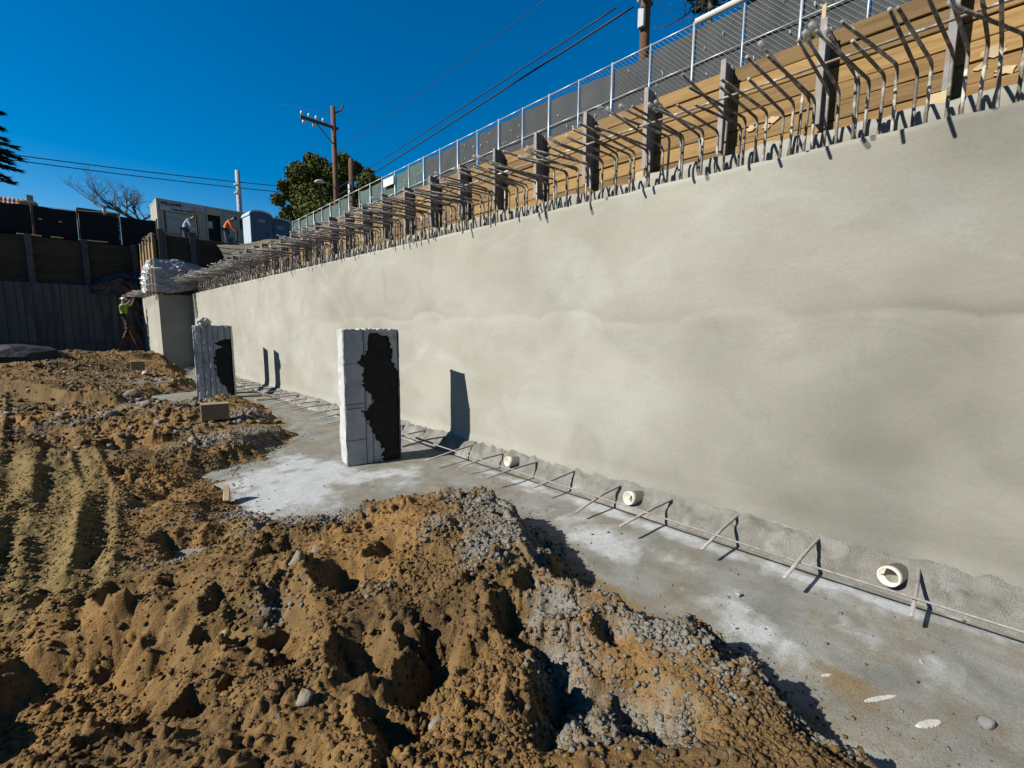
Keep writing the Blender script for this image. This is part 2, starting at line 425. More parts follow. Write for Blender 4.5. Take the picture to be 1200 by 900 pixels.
def idw(x, y):
    num = 0; den = 0
    for a, b, c in CTRL:
        w = 1.0/((x-a)**2+(y-b)**2+.12)**1.6; num = num+w*c; den = den+w
    return num/den
# hollows: photo position of the dark floor, plan size along / across the sun's direction, depth
_pits = [(30, 850, .05, .48, .34, .52), (75, 800, .08, .26, .22, .34), (135, 530, .05, .75, .34, .45), (225, 645, .05, .30, .16, .30), (180, 590, .1, .16, .26, .14), (392, 712, .1, .17, .13, .24), (325, 675, .1, .17, .11, .20), (505, 800, .1, .10, .26, .30), (485, 870, .1, .10, .14, .26), (430, 790, .1, .07, .16, .16),
         (455, 665, .2, .11, .09, .14), (610, 745, .1, .16, .13, .26), (635, 800, .1, .15, .12, .28), (660, 860, .1, .15, .13, .30), (715, 780, .1, .10, .09, .2), (780, 748, .1, .12, .08, .18), (800, 742, .1, .10, .06, .14), (630, 690, .2, .09, .08, .14), (745, 860, .1, .13, .10, .22), (300, 770, .1, .14, .14, .2), (150, 700, .15, .14, .12, .16),
         (280, 730, .1, .12, .10, .14), (345, 780, .1, .12, .16, .2), (260, 830, .1, .12, .1, .14), (400, 600, .2, .08, .08, .1), (590, 625, .25, .09, .09, .12), (560, 700, .2, .1, .1, .12), (870, 800, .1, .09, .07, .14), (930, 845, .08, .09, .07, .12), (70, 690, .15, .12, .14, .16), (810, 875, .1, .1, .08, .14), (215, 700, .15, .1, .1, .12), (120, 640, .2, .1, .16, .12), (170, 800, .1, .1, .12, .14)]
PITS = []
for a, b, z, rx, ry, dp in _pits:
    q = at_z(a, b, z); PITS.append((q.x, q.y, rx, ry, dp))
def seg_path(pts):
    return [at_z(a, b, .22) for a, b in pts]
RUTS = [(seg_path([(20, 488), (22, 530), (2, 600), (-30, 680)]), .13, .055), (seg_path([(62, 505), (75, 560), (48, 615), (10, 690), (-40, 790)]), .19, .085), (seg_path([(95, 525), (118, 575), (110, 640), (70, 730)]), .09, .05), (seg_path([(-8, 470), (-30, 560), (-80, 660)]), .13, .07)]
def near_path(x, y, P):
    best = np.full(x.shape, 1e9); al = np.zeros(x.shape); acc = 0.0
    for i in range(len(P)-1):
        ax, ay = P[i].x, P[i].y; dx, dy = P[i+1].x-ax, P[i+1].y-ay; ln = math.hypot(dx, dy)
        t = np.clip(((x-ax)*dx+(y-ay)*dy)/(ln*ln), 0, 1); d = (x-ax-t*dx)**2+(y-ay-t*dy)**2
        m = d < best; best = np.where(m, d, best); al = np.where(m, acc+t*ln, al); acc += ln
    return np.sqrt(best), al
_sc = [at_z(-60, 462, .3), at_z(0, 463, .3), at_z(60, 466, .3), at_z(100, 469, .3), at_z(135, 471, .25)]
def soil_detail(x, y, env, packed):
    xw = x+.06*vn(x, y, .3, 35)+.03*vn(x, y, .1, 36); yw = y+.06*vn(x, y, .3, 37)+.03*vn(x, y, .1, 38)
    amp = .22+.80*sstep(-.30, .40, vn(x, y, .55, 77)+.45*vn(x, y, .2, 78))
    tn = np.maximum(clods(xw, yw, .17, 141, .30), clods(xw, yw, .085, 151, .55)*1.05) + clods(x, y, .043, 161, .7)*1.0 + clods(x, y, .024, 171, .75)*.95
    h = np.sqrt(env)*(1-.5*packed)*tn*amp
    return h + np.sqrt(env)*(.004*vn(x, y, .05, 90)+.003*vn(x, y, .028, 91)+.002*vn(x, y, .016, 92))
def repose(Z, xs, ys, lim, it):
    """let slopes steeper than the soil can stand slide down"""
    dx = np.diff(xs)[None, :]*lim; dy = np.diff(ys)[:, None]*lim
    for _ in range(it):
        d = Z[:, 1:]-Z[:, :-1]; e = np.sign(d)*np.maximum(0, np.abs(d)-dx)*.3; Z[:, 1:] -= e; Z[:, :-1] += e
        d = Z[1:, :]-Z[:-1, :]; e = np.sign(d)*np.maximum(0, np.abs(d)-dy)*.3; Z[1:, :] -= e; Z[:-1, :] += e
    return Z
def soil(x, y, fine=False):
    x = np.asarray(x, float); y = np.asarray(y, float)
    d0 = poly_dist(x, y)
    d = d0 + .16*vn(x, y, .55, 3) + .09*vn(x, y, .21, 4) + .05*vn(x, y, .09, 5)
    env = sstep(0.0, .55, d)
    base = idw(x, y)
    # left strip is packed and driven over, the heaps to the right are loose
    packed = sstep(.55, -.1, x-.02*y+.3*vn(x, y, 1.1, 21)) * sstep(3.4, 4.4, y)*sstep(9.5, 7.5, y)
    rough = 1-.55*packed
    farf = sstep(9, 16, y)
    xw = x+.06*vn(x, y, .3, 35)+.03*vn(x, y, .1, 36); yw = y+.06*vn(x, y, .3, 37)+.03*vn(x, y, .1, 38)
    big = .09*fbm(x, y, 1.5, 2, 31) + .05*(0.5-np.abs(vn(xw, yw, .8, 41)))
    lum = sstep(-.30, .40, vn(x, y, .55, 77)+.45*vn(x, y, .2, 78))
    amp = .30+.95*lum
    mid = .045*np.abs(vn(xw, yw, .36, 51)) + .025*vn(xw, yw, .26, 55)
    sml = .035*np.abs(vn(xw, yw, .17, 61))
    h = base*env + np.sqrt(env)*rough*(big + mid*(.5+.5*amp) + sml*amp*(1-.3*farf) - .05)
    wxa = vn(x, y, .30, 105)+.6*vn(x, y, .11, 106); wya = vn(x, y, .30, 107)+.6*vn(x, y, .11, 108)
    for px, py, rx, ry, dp in PITS:
        # long axis follows the sun so the lip shades the floor
        ca, sa = math.cos(-.354), math.sin(-.354)
        xq = x+.13*wxa; yq = y+.13*wya
        u = (xq-px)*ca+(yq-py)*sa; v = -(xq-px)*sa+(yq-py)*ca
        w = .25*vn(x, y, .22, 101)+.2*vn(x, y, .09, 102)
        r2 = (u/rx)**2+(v/ry)**2+w
        h = h - env*.85*dp*np.exp(-np.clip(r2, 0, 9)**1.25*.9)
        lip = np.exp(-(((u+rx*1.25)/(rx*.55))**2+(v/(ry*1.15))**2)); h = h + env*dp*.30*lip
    for P, wd, dp in RUTS:
        dd, al = near_path(x, y, P)
        lug = .5+.5*np.tanh(3*np.sin(al*2*math.pi/.12 + 14*dd))
        prof = np.exp(-(dd/wd)**4)
        h = h - env*prof*(dp*(.7+.3*vn(x, y, .5, 111)) - .022*lug*(.55+.45*vn(x, y, .3, 112))) + env*.45*dp*np.exp(-((dd-wd*1.45)/(wd*.4))**2)
    # tread marks across the packed strip
    h = h + packed*.011*np.tanh(3*np.sin((x*.5+y*.9)*2*math.pi/.13+2*vn(x, y, .4, 121)))*sstep(-.2, .4, vn(x, y, .8, 122))
    # low scarp across the haul road, cut steep so its face makes a dark band
    ys = np.interp(x, [p.x for p in _sc], [p.y for p in _sc])
    ys = ys+.12*vn(x, y, .7, 131)
    h = h + env*.26*(sstep(ys-.01, ys+.05, y)-sstep(ys+.1, ys+2.2, y))*sstep(_sc[-1].x+.25, _sc[-1].x-.1, x)
    return np.where(d < 0, np.maximum(-.02+d*.6, -.35), np.maximum(h, -.04+.0*h)), d, env, packed
def soil_kinds(x, y, env, packed):
    g = np.zeros(x.shape)
    for a, b, z, r, s in [(560, 590, .3, .45, .9), (620, 605, .3, .3, .8), (600, 640, .3, .3, .6), (560, 660, .3, .28, .7), (500, 640, .3, .2, .5), (860, 790, .1, .40, 1.0), (800, 780, .1, .32, .9), (910, 820, .1, .25, .8), (720, 850, .1, .28, .9), (690, 880, .1, .25, .8), (650, 800, .1, .22, .7), (640, 740, .15, .2, .7), (960, 885, .05, .16, 1.0), (770, 850, .1, .25, .6),
                          (275, 515, .1, .8, 1.1), (250, 530, .05, .6, 1.0), (210, 520, .1, .5, .6), (300, 600, .0, .5, .8), (350, 620, .0, .5, 1.0), (390, 610, .1, .4, 1.0), (240, 600, .1, .5, .6), (190, 470, .2, .8, 1.0), (150, 480, .2, .7, .8), (100, 490, .25, .9, .8), (230, 480, .1, .6, .8), (160, 445, .3, 1.4, .6), (110, 440, .4, 1.3, .5), (200, 655, .1, .25, .6), (330, 720, .2, .15, .7), (170, 600, .1, .3, .5), (440, 700, .2, .15, .6), (290, 490, .1, .4, .5)]:
        q = at_z(a, b, z); g = np.maximum(g, s*np.exp(-((x-q.x)**2+(y-q.y)**2)/(r*r*.8)))
    rim = .95*(1-env)*(env > 0)*sstep(3.7, 3.0, y)*sstep(-.3, .4, vn(x, y, .5, 206)+.3)
    g = np.maximum(g, rim)*(.75+.45*vn(x, y, .25, 201)) + .36*sstep(.0, .7, vn(x, y, .6, 202)+.4*vn(x, y, .2, 205))*(.25+.75*sstep(.9, 1.8, x)) 
    clay = .55+.5*vn(x, y, .9, 203) - .6*packed - .3*sstep(10, 14, y)
    sandy = packed*.9 + .35*sstep(.1, .8, vn(x, y, 1.3, 204)) + .25*sstep(9, 13, y) + .35*sstep(.9, .1, x)*sstep(5.5, 1, y)
    return np.clip(g, 0, 1.2), np.clip(clay, 0, 1), np.clip(sandy, 0, 1)
xs = np.concatenate([np.arange(-3.2, -.9, .035), np.arange(-.9, 3.45, .0088), np.arange(3.45, 3.75, .02)])
ys = np.concatenate([np.arange(-3, .2, .06), np.arange(.2, .7, .02), np.arange(.7, 3.2, .0085), np.arange(3.2, 6, .0145), np.arange(6, 12, .026), np.arange(12, 25, .055), np.arange(25, 30.2, .15)])
GX, GY = np.meshgrid(xs, ys)
GZ, _d, _env, _pk = soil(GX, GY)
GZ = repose(GZ, xs, ys, 1.12, 60)
GZ = repose(GZ+np.where(_d > 0, soil_detail(GX, GY, _env, _pk), 0), xs, ys, 2.1, 4)
me, _, _ = grid_mesh('dirt_ground', xs, ys, lambda X, Y: GZ)
def grid_at(A, x, y):
    x = np.clip(np.asarray(x, float), xs[0], xs[-1]-1e-6); y = np.clip(np.asarray(y, float), ys[0], ys[-1]-1e-6)
    i = np.clip(np.searchsorted(xs, x, 'right')-1, 0, len(xs)-2); j = np.clip(np.searchsorted(ys, y, 'right')-1, 0, len(ys)-2)
    u = (x-xs[i])/(xs[i+1]-xs[i]); v = (y-ys[j])/(ys[j+1]-ys[j])
    return (A[j, i]*(1-u)+A[j, i+1]*u)*(1-v)+(A[j+1, i]*(1-u)+A[j+1, i+1]*u)*v
def soil_z(x, y): return grid_at(GZ, x, y)
g_, c_, s_ = soil_kinds(GX, GY, _env, _pk)
attr(me, 'grey', g_); attr(me, 'clay', c_); attr(me, 'sandy', s_)
dirt = tag(link('dirt_ground', me, M['soil']), kind='structure')
# the rest of the pit floor, out of the frame, in a coarse sheet under the fine one
def outer_z(X, Y):
    h = soil(X, Y, False)[0]
    inner = (X > -3.1) & (X < 4.4) & (Y > -2.8) & (Y < 30)
    h = np.where(inner, -.6, h-.02)
    return h + 6.0*sstep(-34, -48, X) + 6.0*sstep(-24, -38, Y)
me, OX, OY = grid_mesh('pit_floor', np.concatenate([np.arange(-60, -3, .5), np.arange(-3, 4.6, .4)]), np.arange(-45, 30.1, .5), outer_z)
z0 = np.zeros(OX.shape); attr(me, 'grey', z0+.15); attr(me, 'clay', z0+.4); attr(me, 'sandy', z0+.3)
tag(link('pit_floor', me, M['soil']), kind='structure')

# ---- concrete slab
def slab_z(X, Y):
    return .010*vn(X, Y, .8, 301)+.005*vn(X, Y, .2, 302)+.0015*vn(X, Y, .09, 303)
me, SX, SY = grid_mesh('concrete_slab', np.arange(.2, 4.47, .03), np.concatenate([np.arange(-8, -.6, .15), np.arange(-.6, 8, .03), np.arange(8, 24.6, .08)]), slab_z)
ch = np.zeros(SX.shape)
for a, b, rx, ry, s in [(330, 575, .7, .9, 1.25), (380, 555, .55, .8, 1.1), (420, 560, .5, .5, 1.0), (455, 556, .5, .5, .9), (300, 565, .6, .7, 1.0), (350, 540, .5, .9, .8), (620, 575, .25, .5, .5), (660, 605, .3, .4, .6), (780, 655, .25, .3, .6), (920, 760, .3, .2, .6), (1150, 760, .2, .15, .5), (1000, 740, .25, .2, .5), (310, 595, .4, .35, 1.0), (700, 630, .30, .35, .9), (730, 645, .3, .3, .8), (850, 715, .32, .28, .9), (880, 735, .3, .22, .85), (1010, 705, .30, .3, .6), (1110, 715, .3, .2, .7), (800, 690, .3, .3, .5), (1100, 790, .2, .15, .6), (570, 560, .4, .5, .35), (960, 650, .3, .3, .4), (920, 670, .25, .4, .6)]:
    q = at_z(a, b); ch = np.maximum(ch, s*np.exp(-(((SX-q.x)/rx)**2+((SY-q.y)/ry)**2)))
band = np.exp(-((SX-3.95)/.13)**2)*sstep(6.5, 3.0, SY)*.85
ch = np.maximum(ch, band)*(.8+.35*vn(SX, SY, .3, 311)+.25*vn(SX, SY, .12, 312)) + .16*vn(SX, SY, .5, 313) + .10*vn(SX*.6+SY*.4, SY*2.2, .12, 314)
attr(me, 'chalk', np.clip(ch, 0, 1.2))
ds = poly_dist(SX, SY)
so = np.clip(.95*np.exp(np.minimum(0, ds)/.22)*(.7+.6*vn(SX, SY, .4, 321)), 0, 1)
q = at_z(985, 790); so = np.maximum(so, .95*np.exp(-(((SX-q.x)/.34)**2+((SY-q.y)/.25)**2))*(.8+.5*vn(SX, SY, .2, 323)))
so = np.maximum(so, .42+.3*vn(SX, SY, .9, 322)*sstep(6, 12, SY))*sstep(-.2, .3, vn(SX, SY, .35, 324)+.35)
attr(me, 'soil', np.clip(so, 0, 1))
tag(link('concrete_slab', me, M['slab_concrete']), kind='structure')

# ---- loose clods and gravel on the heaps (nobody could count them)
def rock_proto(sub, seed, squash=.75):
    bm = bmesh.new(); bmesh.ops.create_icosphere(bm, subdivisions=sub, radius=1.0)
    r = random.Random(seed)
    V = np.array([q.co[:] for q in bm.verts]); F = np.array([[q.index for q in p.verts] for p in bm.faces]); bm.free()
    for k in range(9):                                   # knock flat facets off
        n = np.array([r.gauss(0, 1) for _ in range(3)]); n /= np.linalg.norm(n); c = r.uniform(.34, .72)
        dd = V@n; V = V - np.outer(np.maximum(0, dd-c), n)
    V *= (1+.13*np.array([r.uniform(-1, 1) for _ in range(len(V))]))[:, None]
    V[:, 2] *= squash
    return V, F
def scatter(name, protos, P, S, material, attrs=None, kind='stuff'):
    n = len(P); a = NR.uniform(0, 6.283, n); bt_ = NR.uniform(-.5, .5, n); pick = NR.integers(0, len(protos), n)
    sc = S[:, None]*np.stack([NR.uniform(.75, 1.25, n), NR.uniform(.75, 1.25, n), NR.uniform(.7, 1.1, n)], -1)
    Vs = []; Fs = []; own = []; off = 0
    for k, (V, F) in enumerate(protos):
        ii = np.nonzero(pick == k)[0]
        if len(ii) == 0: continue
        W = V[None]*sc[ii][:, None, :]
        cb, sb = np.cos(bt_[ii])[:, None], np.sin(bt_[ii])[:, None]; y = W[..., 1]*cb-W[..., 2]*sb; z = W[..., 1]*sb+W[..., 2]*cb
        ca, sa = np.cos(a[ii])[:, None], np.sin(a[ii])[:, None]; x2 = W[..., 0]*ca-y*sa; y2 = W[..., 0]*sa+y*ca
        Q = np.stack([x2, y2, z], -1)+P[ii][:, None, :]
        Vs.append(Q.reshape(-1, 3)); Fs.append((F[None]+(np.arange(len(ii))*len(V))[:, None, None]+off).reshape(-1, 3)); own.append(np.repeat(ii, len(V))); off += len(ii)*len(V)
    me = np_mesh(name, np.concatenate(Vs), np.concatenate(Fs), False); own = np.concatenate(own)
    if attrs:
        for k, v in attrs.items(): attr(me, k, np.asarray(v)[own])
    return tag(link(name, me, material), kind=kind)
PR0 = [rock_proto(1, s) for s in range(6)]
def chip_proto(seed):
    r = random.Random(seed)
    V = np.array([[x, y, z] for z in (-1, 1) for y in (-1, 1) for x in (-1, 1)], float)*np.array([r.uniform(.5, 1), r.uniform(.5, 1), r.uniform(.4, .75)])
    V *= np.array([[r.uniform(.55, 1.1)] for _ in range(8)]); V += np.array([[r.uniform(-.2, .2) for _ in range(3)] for _ in range(8)])
    F = np.array([[0, 2, 3], [0, 3, 1], [4, 5, 7], [4, 7, 6], [0, 1, 5], [0, 5, 4], [1, 3, 7], [1, 7, 5], [3, 2, 6], [3, 6, 7], [2, 0, 4], [2, 4, 6]]); return V, F
PRC = [chip_proto(90+k) for k in range(14)]
PR1 = [rock_proto(2, 20+s) for s in range(5)]
def throw(n, x0, x1, y0, y1, smin, smax, pw, seed, keep):
    g = np.random.default_rng(seed)
    x = g.uniform(x0, x1, n); y = y0+(y1-y0)*g.uniform(0, 1, n)**1.5
    z, d, env, pk = grid_at(GZ, x, y), grid_at(_d, x, y), grid_at(_env, x, y), grid_at(_pk, x, y)
    gr, cl, sa = soil_kinds(x, y, env, pk)
    ok = keep(g, d, gr, pk, x, y)
    x, y, z, gr, cl, sa, d = [q[ok] for q in (x, y, z, gr, cl, sa, d)]
    s = smin*(smax/smin)**(g.uniform(0, 1, len(x))**pw)
    z = np.where(d < .02, np.maximum(z, 0.0), z)
    return np.stack([x, y, z+s*.25], -1), s, gr, cl, sa
def k_clod(g, d, gr, pk, x, y):
    lum = sstep(-.3, .5, vn(x, y, .4, 77)+.4*vn(x, y, .15, 78))
    return (d > .0) & (g.uniform(0, 1, len(x)) < (.15+.85*lum)*(1-.8*pk))
P, S, gr, cl, sa = throw(9500, -1.2, 3.5, .1, 9.5, .012, .036, 2.4, 5, k_clod)
g2 = np.random.default_rng(3).uniform(0, 1, len(P))
scatter('soil_clods', PR0, P, S, M['soil'], {'grey': np.where(g2 < .15+gr, gr*1.3+.25, 0), 'clay': cl*g2, 'sandy': sa})
def k_crum(g, d, gr, pk, x, y):
    lum = sstep(-.5, .5, vn(x, y, .4, 77)+.5*vn(x, y, .12, 79))
    return (d > .0) & (x > -.12*y-.15) & (x+y > 1.1) & (g.uniform(0, 1, len(x)) < (.25+.75*lum))
P, S, gr, cl, sa = throw(98000, -.9, 3.45, .1, 7.5, .004, .019, 2.0, 15, k_crum)
g2 = np.random.default_rng(13).uniform(0, 1, len(P))
scatter('soil_crumbs', PRC, P, S, M['soil'], {'grey': np.where(g2 < .10+gr*.9, gr*1.3+.25, 0), 'clay': cl*g2*1.2, 'sandy': sa})
def k_grav(g, d, gr, pk, x, y):
    return (d > -.06) & (g.uniform(0, 1, len(x)) < np.clip(gr*1.1-.15, 0, 1))
P, S, gr, cl, sa = throw(85000, -.8, 3.5, .6, 11.5, .006, .024, 1.9, 6, k_grav)
g2 = np.random.default_rng(4).uniform(0, 1, len(P))
scatter('grey_gravel', PRC, P, S, M['soil'], {'grey': .45+.6*g2, 'clay': 0*g2, 'sandy': 0*g2})
def k_far(g, d, gr, pk, x, y): return (d > 0)
P, S, gr, cl, sa = throw(2600, -1.8, 3.6, 9, 25, .02, .09, 2.2, 8, k_far)
g2 = np.random.default_rng(5).uniform(0, 1, len(P))
scatter('far_clods', PRC+PR0, P, S, M['soil'], {'grey': np.where(g2 < .35, .8, 0), 'clay': cl*g2, 'sandy': sa})
# crumbs thrown on the slab beside the heap
def k_crumb(g, d, gr, pk, x, y): return (d < .02) & (g.uniform(0, 1, len(x)) < np.exp(d/.16)*.9+.03)
P, S, gr, cl, sa = throw(30000, .9, 4.25, -.3, 13, .003, .014, 2.5, 9, k_crumb)
P[:, 2] = slab_z(P[:, 0], P[:, 1])+S*.3
g2 = np.random.default_rng(6).uniform(0, 1, len(P))
scatter('slab_crumbs', PRC, P, S, M['soil'], {'grey': np.where(g2 < .6, .9, 0), 'clay': .3*g2, 'sandy': .3*g2})

# ------------------------------------------------------------------ shotcrete retaining wall
WX, WTOP, WEND = 4.39, 3.36, 24.2
wall = empty('retaining_wall', (WX, 8.0, 0), label='long smooth shotcrete retaining wall with bent bars sticking out of its top', cat='wall')
def wall_front(Y, Z):
    seam = 2.02+.05*vn(Y, 0*Y, 3.0, 401)
    ph = (Y+.35*vn(Y, 0*Y, 2.3, 402))/.95
    arc = .15*np.sqrt(np.clip(1-(2*(ph-np.floor(ph))-1)**2, 0, 1))*(.5+.5*np.sin(np.floor(ph)*2.4))
    s = seam+arc
    low = sstep(.012, -.012, Z-s)                       # the upper lift laps a little over the lower one
    fade = sstep(.4, -.05, s-Z)
    x = -.002*(1-low)*sstep(.5, 0, Z-s)*np.clip(.5+.9*vn(Y, 0*Y, 1.7, 431), 0, 1) - .006*vn(Y, Z, 1.6, 411) - .003*vn(Y, Z, .5, 412) - .0012*vn(Y, Z, .13, 413)
    x = x - .025*sstep(.35, .16, Z)
    x = x + .02*sstep(WTOP-.03, WTOP, Z)**2
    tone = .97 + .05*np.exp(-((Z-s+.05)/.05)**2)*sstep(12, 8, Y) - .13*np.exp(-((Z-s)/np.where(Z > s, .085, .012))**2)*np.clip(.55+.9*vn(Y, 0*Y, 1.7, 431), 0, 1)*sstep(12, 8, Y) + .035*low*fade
    # darker: damp plus painted lens falloff towards the near end, damp low down
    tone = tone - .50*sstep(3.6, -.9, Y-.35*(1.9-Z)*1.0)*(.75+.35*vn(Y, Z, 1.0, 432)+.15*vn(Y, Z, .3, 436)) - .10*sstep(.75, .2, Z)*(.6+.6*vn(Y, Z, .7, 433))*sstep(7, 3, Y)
    tone = tone + .045*vn(Y, Z, 1.1, 434) + .035*vn(Y, Z, .45, 437)
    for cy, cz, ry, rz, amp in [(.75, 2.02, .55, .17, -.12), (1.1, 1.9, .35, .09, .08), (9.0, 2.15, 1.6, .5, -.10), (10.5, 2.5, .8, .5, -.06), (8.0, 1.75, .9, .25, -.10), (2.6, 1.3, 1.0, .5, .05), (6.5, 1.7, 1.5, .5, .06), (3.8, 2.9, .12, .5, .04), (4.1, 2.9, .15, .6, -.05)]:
        tone = tone + amp*np.exp(-((Y-cy)/ry)**2-((Z-cz)/rz)**2)*(.6+.7*vn(Y, Z, .35, 435))
    # sweep marks of the trowel
    rr = np.hypot((Y-.55)/1.9, (Z-1.62)); tone = tone + .03*np.sin(rr*95)*np.exp(-((rr-.36)/.07)**2)*sstep(1.6, 1.9, Z)
    return x, tone
yy = np.concatenate([np.arange(-9, -1, .12), np.arange(-1, 8, .026), np.arange(8, WEND+.001, .06)]); yy[-1] = WEND
zz = np.concatenate([np.arange(-.3, WTOP-.02, .026), [WTOP-.02, WTOP-.01, WTOP]])
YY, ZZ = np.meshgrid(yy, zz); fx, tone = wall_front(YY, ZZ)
topw = np.where(ZZ > WTOP-.005, ZZ+.008*vn(YY, 0*YY, .25, 441)+.004*vn(YY, 0*YY, .07, 442), ZZ)
V = np.stack([fx, YY-8.0, topw], -1).reshape(-1, 3); ny, nz = len(yy), len(zz)
i = (np.arange(ny-1)[None, :]+(np.arange(nz-1)*ny)[:, None]).ravel()
F = np.stack([i, i+ny, i+ny+1, i+1], -1)
# top and back
TB = np.stack([np.full(ny, .36), yy-8.0, WTOP+.012*vn(yy, 0*yy, .3, 443)], -1); BB = np.stack([np.full(ny, .36), yy-8.0, np.full(ny, -.3)], -1)
n0 = len(V); V = np.concatenate([V, TB, BB]); t = np.arange(ny-1)
F = np.concatenate([F, np.stack([(nz-1)*ny+t, n0+t, n0+t+1, (nz-1)*ny+t+1], -1), np.stack([n0+t, n0+ny+t, n0+ny+t+1, n0+t+1], -1)])
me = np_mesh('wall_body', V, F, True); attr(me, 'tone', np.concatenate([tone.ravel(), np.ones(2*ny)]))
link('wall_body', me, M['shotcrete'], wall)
# rough footing along the foot
us = np.linspace(0, 1, 13); yc = np.concatenate([np.arange(-9, -1, .15), np.arange(-1, 9, .022), np.arange(9, WEND, .06)])
U, Y2 = np.meshgrid(us, yc)
wid = .30+.06*vn(Y2, 0*Y2, .9, 501)+.03*vn(Y2, 0*Y2, .25, 502)
prof = np.interp(U, [0, .12, .4, .75, .92, 1.0], [.215, .20, .15, .07, .02, -.04])
Zc = prof*(1+.18*vn(Y2, U*2, .6, 503)) + (.03*np.abs(vn(Y2, U*wid, .16, 508))+.026*vn(Y2, U*wid, .10, 504)+.016*vn(Y2, U*wid, .05, 505)+.008*vn(Y2, U*wid, .025, 506))*np.sin(np.clip(U, 0, .97)*math.pi)**.5
me = np_mesh('footing', np.stack([-U*wid+.02, Y2-8, Zc], -1).reshape(-1, 3), np.stack([(a := (np.arange(12)[None, :]+(np.arange(len(yc)-1)*13)[:, None]).ravel()), a+13, a+14, a+1], -1), False)
attr(me, 'chalk', np.clip(.35*sstep(.25, .0, U)+.5*vn(Y2, U, .35, 507)+.25*sstep(.7, 1, U), 0, 1).ravel())
link('footing', me, M['curb_concrete'], wall)

# ---- bars standing in the wall top, bent out over the pit
def bar_mesh(name, h, L, rise, r=.0118, R=.055):
    pts = [(0, 0, -.12), (0, 0, h*.5), (0, 0, h-R)]
    for k in range(1, 5):
        a = math.pi/2*k/5; pts.append((-R+R*math.cos(a), 0, h-R+R*math.sin(a)))
    pts += [(-R-.02, 0, h), (-R-(L-R)*.5, 0, h+rise*.45), (-L, 0, h+rise)]
    m = MB(); m.tube(pts, r, 7); return m.mesh(name, True)
BARV = []
for k in range(12):
    h = RND.uniform(.44, .56); L = RND.uniform(.74, .97); rs = RND.uniform(-.02, .07)*L
    BARV.append((bar_mesh('bar', h, L, rs), h, L, rs))
for b in BARV: b[0].materials.append(M['rebar_steel'])
m = MB(); m.tube([(0, 0, -.12), (0, 0, .3), (0, 0, .52)], .0118, 7); STUB = m.mesh('straight_bar', True); STUB.materials.append(M['rebar_steel'])
m = MB(); m.tube([(.05, 0, -.008), (-.08, 0, .013)], .0178, 9); CAPM = m.mesh('cap', True); CAPM.materials.append(M['clear_plastic'])
y = -.75; n = 0
while y < WEND-.1:
    row = n % 2
    h_, L_ = None, None
    z0 = WTOP
    if RND.random() < .10:
        link('straight_bar', STUB, None, wall, (RND.uniform(.06, .26), y-8+.05, z0), (RND.uniform(-.06, .06), RND.uniform(-.05, .05), 0), (1, 1, RND.uniform(.75, 1.1)))
    bm_, h_, L_, rs_ = BARV[RND.randrange(12)]
    rz = RND.gauss(-.12, .045)
    if RND.random() < .03: rz += RND.choice((-.25, .25))
    rx = RND.gauss(0, .022)
    b = link('bent_bar', bm_, None, wall, (.15+.12*row+RND.uniform(-.03, .03), y-8, z0), (rx, RND.gauss(0, .02), rz))
    if RND.random() < .4:
        link('safety_cap', CAPM, None, b, (-L_+.0, 0, h_+rs_), (0, -.0, 0))
    y += RND.uniform(.07, .108) if y < 8 else RND.uniform(.062, .096); n += 1
# rough shotcrete backing that stands a little higher behind the bars
yb_ = np.arange(-3, WEND-.05, .03); zt = .28+.03*vn(yb_, 0*yb_, .5, 451)+.02*vn(yb_, 0*yb_, .12, 452)
rows = [np.stack([.45+.02*vn(yb_, np.full(yb_.shape, t), .2, 453)+(.02 if t == 1 else 0), yb_-8, WTOP-.5+(.5+zt)*t], -1) for t in (0, .45, .6, .75, .9, 1)]
rows.append(np.stack([np.full(yb_.shape, .55), yb_-8, WTOP+zt-.01], -1)); rows.append(np.stack([np.full(yb_.shape, .55), yb_-8, np.full(yb_.shape, WTOP-.5)], -1))
nb = len(yb_); ib = (np.arange(nb-1)[None, :]+(np.arange(7)*nb)[:, None]).ravel()
me = np_mesh('backing_strip', np.concatenate(rows), np.stack([ib, ib+nb, ib+nb+1, ib+1], -1), False); attr(me, 'tone', np.full(8*nb, .82))
link('backing_strip', me, M['shotcrete'], wall)
# bar tied lengthwise on the bent legs
for k, (a, bb) in enumerate([(-1.5, 5.6), (5.3, 12.2), (11.8, 18.5), (18.2, 24.3)]):
    m = MB(); m.tube([(-.19-.004*k, a-8, 3.895), (-.20, (a+bb)/2-8, 3.88+.01*(k % 2)), (-.18+.012*k, bb-8, 3.905)], .010, 6); m.build('tie_bar', M['rebar_steel'], wall, True)
# dowels over the slab
DV = []
for k in range(5):
    L = .86+.05*k-.1; pts = [(.06, 0, 0), (-.05, 0, .002), (-.4, RND.uniform(-.01, .01), RND.uniform(-.01, .006)), (-L, RND.uniform(-.02, .02), RND.uniform(-.05, -.01))]
    m = MB(); m.tube(pts, .0125, 7); me = m.mesh('dowel', True); me.materials.append(M['dowel_steel']); DV.append(me)
for k in range(-2, 38):
    yd = .02+.625*k
    if yd > 23.6: break
    link('dowel', DV[(k*3) % 5], None, wall, (-.02, yd-8+RND.uniform(-.03, .03), .175+RND.uniform(-.01, .01)), (RND.uniform(-.4, .4), RND.uniform(-.03, .03), RND.gauss(0, .05)))
